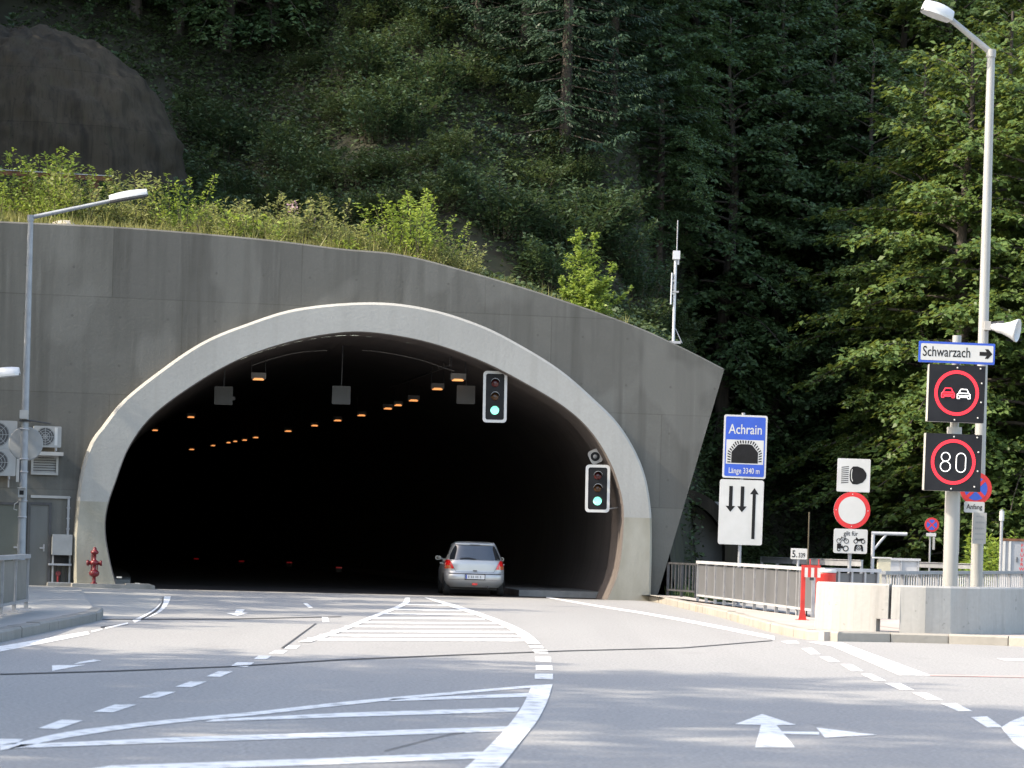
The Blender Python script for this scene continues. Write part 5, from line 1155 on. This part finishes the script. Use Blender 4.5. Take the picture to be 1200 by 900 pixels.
# dead stems in the dark
# shrubs and undergrowth
SH = [stems('shrub', '', 'shrub', 61, 34, 2.0, 1.7, 'shrub_leaf', 'shrubs on the slope', .15, 55, 1.0), stems('shrub', '', 'shrub', 62, 30, 1.4, 1.5, 'undergrowth_leaf', 'shrubs on the slope', .14, 60, 1.0)]
for i in range(70):
    px = rnd.uniform(215, 790); D = rnd.uniform(93.5, 108); x = P(px, 300, D).x; sc = rnd.uniform(.5, 1.05)
    place(SH[rnd.randrange(2)], USED, x, D, rnd.uniform(0, 6.28), sc, 'low dark green shrub on the shaded herb slope above the portal', 'shrubs on the slope')
for px, D, sc in ((600, 94, .9), (640, 93, .9), (668, 95, 1.2), (700, 96, 1.1), (725, 96, .9), (540, 94, .8)):
    x = P(px, 300, D).x; place(SH[0], USED, x, D, rnd.uniform(0, 6.28), sc, 'rounded blue-green bush behind the right half of the portal top', 'bushes behind the portal top')
for px, D, sc in ((770, 104, 1.0), (835, 103.5, .8), (860, 104, 1.1), (885, 105, 1.2), (915, 104, 1.0), (945, 105, 1.1), (975, 104, .9), (1005, 105, 1.1), (1040, 104, 1.0), (1075, 105, 1.0), (1110, 104, 1.1), (1140, 104, 1.2)):
    x = P(px, 640, D).x; place(SH[rnd.randrange(2)], USED, x, D, rnd.uniform(0, 6.28), sc, 'dark shrub at the foot of the forest behind the railings', 'shrubs at the forest foot', z=-.06)
SG = stems('shrub', '', 'shrub', 66, 30, 2.0, 1.4, 'sapling_leaf', '', .13, 60, 1.0); n0 = 0
for px, D, sc, lab in ((1150, 93, .85, 'pale green bush beside the grey lettered cabinet, left and lower one'), (1178, 94, 1.35, 'tall pale green bush rising behind the grey lettered cabinet'), (1215, 95, 1.3, 'pale green bush at the photo edge behind the grey lettered cabinet')):
    x = P(px, 640, D).x; o = place(SG, USED, x, D, rnd.uniform(0, 6.28), sc, lab, 'pale bushes by the cabinet', z=-.06)
for px, D, sc in ((385, 93.5, .9), (410, 95, 1.0), (435, 96.5, .9), (455, 95, .8), (400, 98, .9), (425, 99.5, 1.0), (360, 96, .8), (330, 97.5, .9), (300, 96, .8), (475, 97, .9)):
    x = P(px, 300, D).x; place(SH[rnd.randrange(2)], USED, x, D, rnd.uniform(0, 6.28), sc, 'low dark green shrub on the shaded herb slope above the portal', 'shrubs on the slope')
# undergrowth as ground cover on the slope
def scatter(n, xr, ypr, f=None, seed=5):
    r = np.random.default_rng(seed); X = r.uniform(*xr, n); Yp = r.uniform(*ypr, n); out = []
    for x, yp in zip(X, Yp):
        y = yp + PY(min(x, 7))
        if f is None or f(x, yp): out.append((x, y, hill_z(x, y)))
    return np.array(out)
def clump(x, yp): return mnoise.noise(Vector((x*.35, yp*.35, 9))) > -.25 or random.random() < .3
G = scatter(26000, (-17, 9), (5, 28), clump); rep = 5; n = len(G)*rep; rng = np.random.default_rng(77)
pos = np.repeat(G, rep, 0) + np.stack([rng.normal(0, .16, n), rng.normal(0, .16, n), rng.random(n)*.45 + .02], 1); la = rng.uniform(0, 6.28, n)
o = leaves('undergrowth', pos, np.stack([np.cos(la), np.sin(la), rng.normal(.1, .4, n)], 1), np.stack([rng.normal(0, .55, n), rng.normal(-.25, .55, n), np.ones(n)], 1), .17*rng.uniform(.5, 1.4, n), .11*rng.uniform(.6, 1.3, n), 'undergrowth_leaf')
o['kind'] = 'stuff'; o['label'] = 'dark herb and bramble cover on the slope above the portal'; o['category'] = 'undergrowth'
G = scatter(9000, (5, 30), (17, 32), None, 6); n = len(G)*4; rng = np.random.default_rng(78); pos = np.repeat(G, 4, 0) + np.stack([rng.normal(0, .2, n), rng.normal(0, .2, n), rng.random(n)*.6], 1); la = rng.uniform(0, 6.28, n)
o = leaves('undergrowth', pos, np.stack([np.cos(la), np.sin(la), rng.normal(.1, .4, n)], 1), np.stack([rng.normal(0, .55, n), rng.normal(-.25, .55, n), np.ones(n)], 1), .2*rng.uniform(.5, 1.4, n), .13*rng.uniform(.6, 1.3, n), 'undergrowth_leaf')
o['kind'] = 'stuff'; o['label'] = 'leafy forest floor cover behind the right railings'; o['category'] = 'undergrowth'
# sunny strip on the portal: grass (stuff) and single plants
def strip_ok(x, yp):
    return (x < -1.6 or random.random() < .06)
G = scatter(9000, (-16, 3.2), (.45, 5.5), strip_ok, 8); rng = np.random.default_rng(79); n = len(G)*4; base = np.repeat(G, 4, 0) + np.stack([rng.normal(0, .05, n), rng.normal(0, .05, n), np.full(n, -.03)], 1)
hh = rng.uniform(.15, .55, n)*(1+.6*(rng.random(n) < .12)); tilt = rng.normal(0, .28, (n, 2)); dd = np.stack([tilt[:, 0], tilt[:, 1], np.ones(n)], 1); la = rng.uniform(0, 6.28, n)
o = leaves('grass', base, dd, np.stack([np.cos(la), np.sin(la), np.zeros(n)], 1), hh, .03, 'grass_blade'); o['kind'] = 'stuff'; o['label'] = 'sunlit green and straw coloured grass along the portal top'; o['category'] = 'grass'
G = scatter(500, (4.5, 8.0), (-.5, 2.2), None, 9); n = len(G)*6; rng = np.random.default_rng(80); base = np.repeat(G, 6, 0); base[:, 2] = .0; base += np.stack([rng.normal(0, .1, n), rng.normal(0, .1, n), np.zeros(n)], 1)
o = leaves('grass', base, np.stack([rng.normal(0, .3, n), rng.normal(0, .3, n), np.ones(n)], 1), np.stack([np.cos(np.arange(n)), np.sin(np.arange(n)), np.zeros(n)], 1), rng.uniform(.15, .55, n), .035, 'undergrowth_leaf'); o['kind'] = 'stuff'; o['label'] = 'green weeds behind the dark bar railing'; o['category'] = 'grass'
HB = [stems('herb_plant', '', 'plant', 71, 20, 1.0, .6, 'herb_leaf', '', .07, 58, .8), stems('herb_plant', '', 'plant', 72, 12, 1.35, .45, 'herb_leaf', '', .08, 46, .6, True), stems('herb_plant', '', 'plant', 73, 16, .8, .75, 'sapling_leaf', '', .10, 36, .9), stems('herb_plant', '', 'plant', 74, 14, 1.35, .75, 'herb_leaf', '', .085, 46, 1.0), stems('herb_plant', '', 'plant', 76, 10, 1.7, .85, 'sapling_leaf', '', .085, 48, .9)]
def top_xy(px, back):
    s, zz = PL(px, np.interp(px, [p[0] for p in TOP], [p[1] for p in TOP]), -back); p = W(s, 0, -back); return p.x, p.y
for i in range(92):
    px = rnd.uniform(-60, 560)**1.0; back = rnd.uniform(.8, 4.5) if px < 430 else rnd.uniform(.7, 2.0); x, y = top_xy(px, back)
    if px > 430 and rnd.random() < .35: continue
    k = rnd.choice((0, 0, 2, 3, 3, 4, 0)); place(HB[k], USED, x, y, rnd.uniform(0, 6.28), rnd.choice((.5, .7, .8, .9, 1.1, 1.3, 1.5)), 'leafy green weed in the sunny strip along the portal top', 'weeds on the portal top')
for px, back, k, sc, lab in ((215, 1.6, 4, 1.0, 'tall leafy plant on the portal top right of the left lamp head'), (163, 2.4, 3, 1.2, 'tall leafy plant behind the left lamp head'), (350, 1.6, 1, 1.25, 'tall plant with faded pink flower heads on the portal top'), (465, 1.4, 4, 1.05, 'bushy bright plant on the portal top above the arch crown'), (440, 1.2, 0, .9, 'small leafy plant left of the bushy bright plant above the arch crown'), (521, 1.2, 4, .8, 'slim upright plant on the portal top right of the arch crown'), (547, .8, 0, .6, 'small weed standing right of the slim upright plant'), (590, .7, 0, .5, 'small weed on the bare portal edge, farthest right weed'), (70, 3.5, 4, 1.15, 'tall leafy plant behind the left lamp pole'), (20, 3.5, 4, 1.1, 'tall leafy plant at the left edge above the portal'), (285, 1.8, 2, 1.4, 'pale bushy plant behind the concrete slab on the portal top'), (260, 2.2, 0, 1.2, 'leafy plant behind the left end of the concrete slab')):
    x, y = top_xy(px, back); place(HB[k], USED, x, y, rnd.uniform(0, 6.28), sc*1.35, lab, 'tall plants on the portal top')
x, y = top_xy(684, .8); z = hill_z(x, y) - .1; rng = np.random.default_rng(75)
sp = T('sapling', 'bright green young tree with pointed tops on the portal edge', 'sapling', (x, y, z)); b = MB(); PP, DD, NN = [], [], []
for ox, oy, hh, lx in ((-.12, 0, 2.75, -.14), (.12, .1, 2.55, .1), (.42, 0, 1.75, .42), (-.42, .1, 1.35, -.25), (.72, .1, 1.1, .6), (.05, -.2, 1.5, .05)):
    s_ = np.linspace(0, 1, 7); path = np.stack([ox*.6 + lx*s_**1.4 + ox*.4*s_, oy + 0*s_ + rng.normal(0, .02, 7), hh*s_], 1)
    b.tube([(x+p[0], y+p[1], z+p[2]) for p in path], [max(.005, .02*(1-q)) for q in s_], 'twig', 5, False)
    for q in range(int(hh*21)):
        u = rng.uniform(.06, 1.0); p0 = np.array([np.interp(u, s_, path[:, i]) for i in range(3)]); az = rng.uniform(0, 6.28); L0 = hh*.27*(1.08-u)*rng.uniform(.5, 1.25)+.05
        d = np.array([math.cos(az), math.sin(az), rng.uniform(.35, .95)]); n = int(L0*80)+4; v = rng.random(n); pos = p0 + d*(v*L0)[:, None] + jit(n, .02); la = rng.uniform(0, 6.28, n)
        PP.append(pos + np.array([x, y, z])); DD.append(np.stack([np.cos(la), np.sin(la), rng.normal(.2, .4, n)], 1)); NN.append(np.stack([rng.normal(0, .6, n), rng.normal(-.3, .6, n), np.ones(n)], 1))
PP, DD, NN = map(np.concatenate, (PP, DD, NN)); n = len(PP); leaves('foliage', PP, DD, NN, .095*rng.uniform(.6, 1.4, n), .055*rng.uniform(.7, 1.3, n), 'sapling_leaf', sp); b.build('stems', sp)
for px, D, sc, lab in ((148, 88.5, .9, 'grey-green bush growing against the right foot of the rock outcrop'), (190, 91, 1.0, 'dark bush right of the rock outcrop'), (95, 87.6, .8, 'bush in front of the middle of the rock outcrop'), (25, 87.4, .95, 'bush in front of the rock outcrop at the left edge'), (215, 94, 1.2, 'dark bush higher up right of the rock outcrop'), (185, 97, 1.2, 'dark bush behind the right shoulder of the rock outcrop'), (60, 98.6, 1.6, 'dark bush rising behind the top of the rock outcrop'), (120, 98, 1.5, 'dark bush behind the right half of the rock outcrop top'), (0, 98.8, 1.6, 'dark bush behind the rock outcrop top at the left edge')):
    xx = P(px, 300, D).x; place(SH[0], USED, xx, D, rnd.uniform(0, 6.28), sc, lab, 'bushes round the rock outcrop')
# slab, stone, rusty rail on the portal top
x, y = top_xy(272, .7); b = MB(); f = Fr((x, y, hill_z(x, y)+.12), ALPHA, R_(-2)); b.prism(f, [(-1.0, -.05), (.99, -.06), (1.02, .04), (.4, .07), (-.3, .06), (-1.02, .1)], -.5, .32, 'pale_stone'); o = b.build('concrete_slab'); o['label'] = 'pale weathered concrete slab lying on the portal top edge'; o['category'] = 'slab'
x, y = top_xy(73, .8); b = MB(); me = Vector((x, y, hill_z(x, y)+.1))
vs = []; fs = []; nu, nv = 12, 7
for j in range(nv):
    for i in range(nu):
        a = 2*math.pi*i/nu; e = math.pi*j/(nv-1); d = Vector((math.cos(a)*math.sin(e), math.sin(a)*math.sin(e), math.cos(e))); vs.append(me + Vector((d.x*.42, d.y*.3, d.z*.24))*(1+.25*mnoise.noise(d*2)))
fs = [(j*nu+i, j*nu+(i+1) % nu, (j+1)*nu+(i+1) % nu, (j+1)*nu+i) for j in range(nv-1) for i in range(nu)]; b.add(vs, fs, 'pale_stone'); o = b.build('stone'); o['label'] = 'pale stone on the portal top just right of the left lamp pole'; o['category'] = 'stone'
a0 = Vector((*top_xy(-60, 3.6), 0)); a1 = Vector((*top_xy(130, 3.8), 0)); zr = P(30, 204, 86).z
t_ = T('rusty_rail', 'dark rusty guard rail half hidden in weeds at the upper left', 'guard rail', (a0.x, a0.y, hill_z(a0.x, a0.y))); d = a1-a0; f = Fr((a0.x, a0.y, zr), math.atan2(d.y, d.x)); b = MB(); b.box(f, 0, d.length, -.1, .03, -.03, .03, 'rust'); b.box(f, 0, d.length, .031, .055, -.05, .05, 'galvanised'); b.build('rail', t_)
for s_ in (.3, 2.15, 4.0): b = MB(); b.box(f, s_-.13, s_+.13, -1.3, .029, -.25, -.04, 'rust'); b.build('post', t_)
# shotcrete outcrop
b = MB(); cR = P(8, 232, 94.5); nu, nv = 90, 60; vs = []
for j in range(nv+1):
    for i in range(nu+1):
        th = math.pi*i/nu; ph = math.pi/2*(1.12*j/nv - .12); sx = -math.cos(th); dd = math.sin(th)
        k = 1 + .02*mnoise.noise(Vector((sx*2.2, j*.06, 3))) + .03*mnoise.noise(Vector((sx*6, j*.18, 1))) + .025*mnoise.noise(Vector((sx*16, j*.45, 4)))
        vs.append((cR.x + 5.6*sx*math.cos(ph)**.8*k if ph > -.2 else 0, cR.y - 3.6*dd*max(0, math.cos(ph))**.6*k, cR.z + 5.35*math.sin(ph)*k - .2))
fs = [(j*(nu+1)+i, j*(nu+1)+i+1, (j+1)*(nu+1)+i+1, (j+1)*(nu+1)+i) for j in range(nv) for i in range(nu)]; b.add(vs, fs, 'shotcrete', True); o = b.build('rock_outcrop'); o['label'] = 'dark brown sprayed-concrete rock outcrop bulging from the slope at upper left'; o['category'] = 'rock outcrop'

# ------------------------------------------------------------------ light, sky, camera
EL, PHI = R_(40), R_(16)
sd = Vector((-math.cos(EL)*math.cos(PHI), -math.cos(EL)*math.sin(PHI), math.sin(EL)))
w = bpy.data.worlds.new('World'); SC.world = w; w.use_nodes = True; N = w.node_tree.nodes; L = w.node_tree.links
sky = N.new('ShaderNodeTexSky'); sky.sky_type = 'NISHITA'; sky.sun_disc = False; sky.sun_elevation = EL; sky.sun_rotation = math.atan2(sd.x, sd.y); sky.air_density = 1.0; sky.dust_density = 2.0
L.new(sky.outputs[0], N['Background'].inputs[0]); N['Background'].inputs[1].default_value = 0.15
sl_ = bpy.data.lights.new('sun', 'SUN'); sl_.energy = 2.05; sl_.angle = R_(.53); sl_.color = (1.0, .94, .84); so = bpy.data.objects.new('sun', sl_); COL.objects.link(so); so.rotation_euler = sd.to_track_quat('Z', 'Y').to_euler()
cam = bpy.data.cameras.new('camera'); co = bpy.data.objects.new('camera', cam); COL.objects.link(co); SC.camera = co
cam.sensor_width = 36; cam.lens = 36*F/1200; cam.shift_y = (HY-450)/1200; cam.clip_end = 6000; cam.clip_start = .5; cam.dof.use_dof = True; cam.dof.focus_distance = 66; cam.dof.aperture_fstop = 5.6
co.matrix_world = Matrix(((cr, -sr, 0, 0), (0, 0, -1, 0), (sr, cr, 0, CAMH), (0, 0, 0, 1)))
vs_ = SC.view_settings; vs_.view_transform = 'Standard'; vs_.look = 'None'; vs_.gamma = 1; vs_.use_curve_mapping = False; vs_.exposure = 2.0; vs_.use_white_balance = True; vs_.white_balance_temperature = 7300; vs_.white_balance_tint = 10
SC.cycles.max_bounces = 6; SC.cycles.diffuse_bounces = 3; SC.cycles.glossy_bounces = 3; SC.cycles.transmission_bounces = 3; SC.cycles.use_denoising = True
SC.cycles.sample_clamp_indirect = 5
for o in SC.objects:
    if '_w' in o: del o['_w']
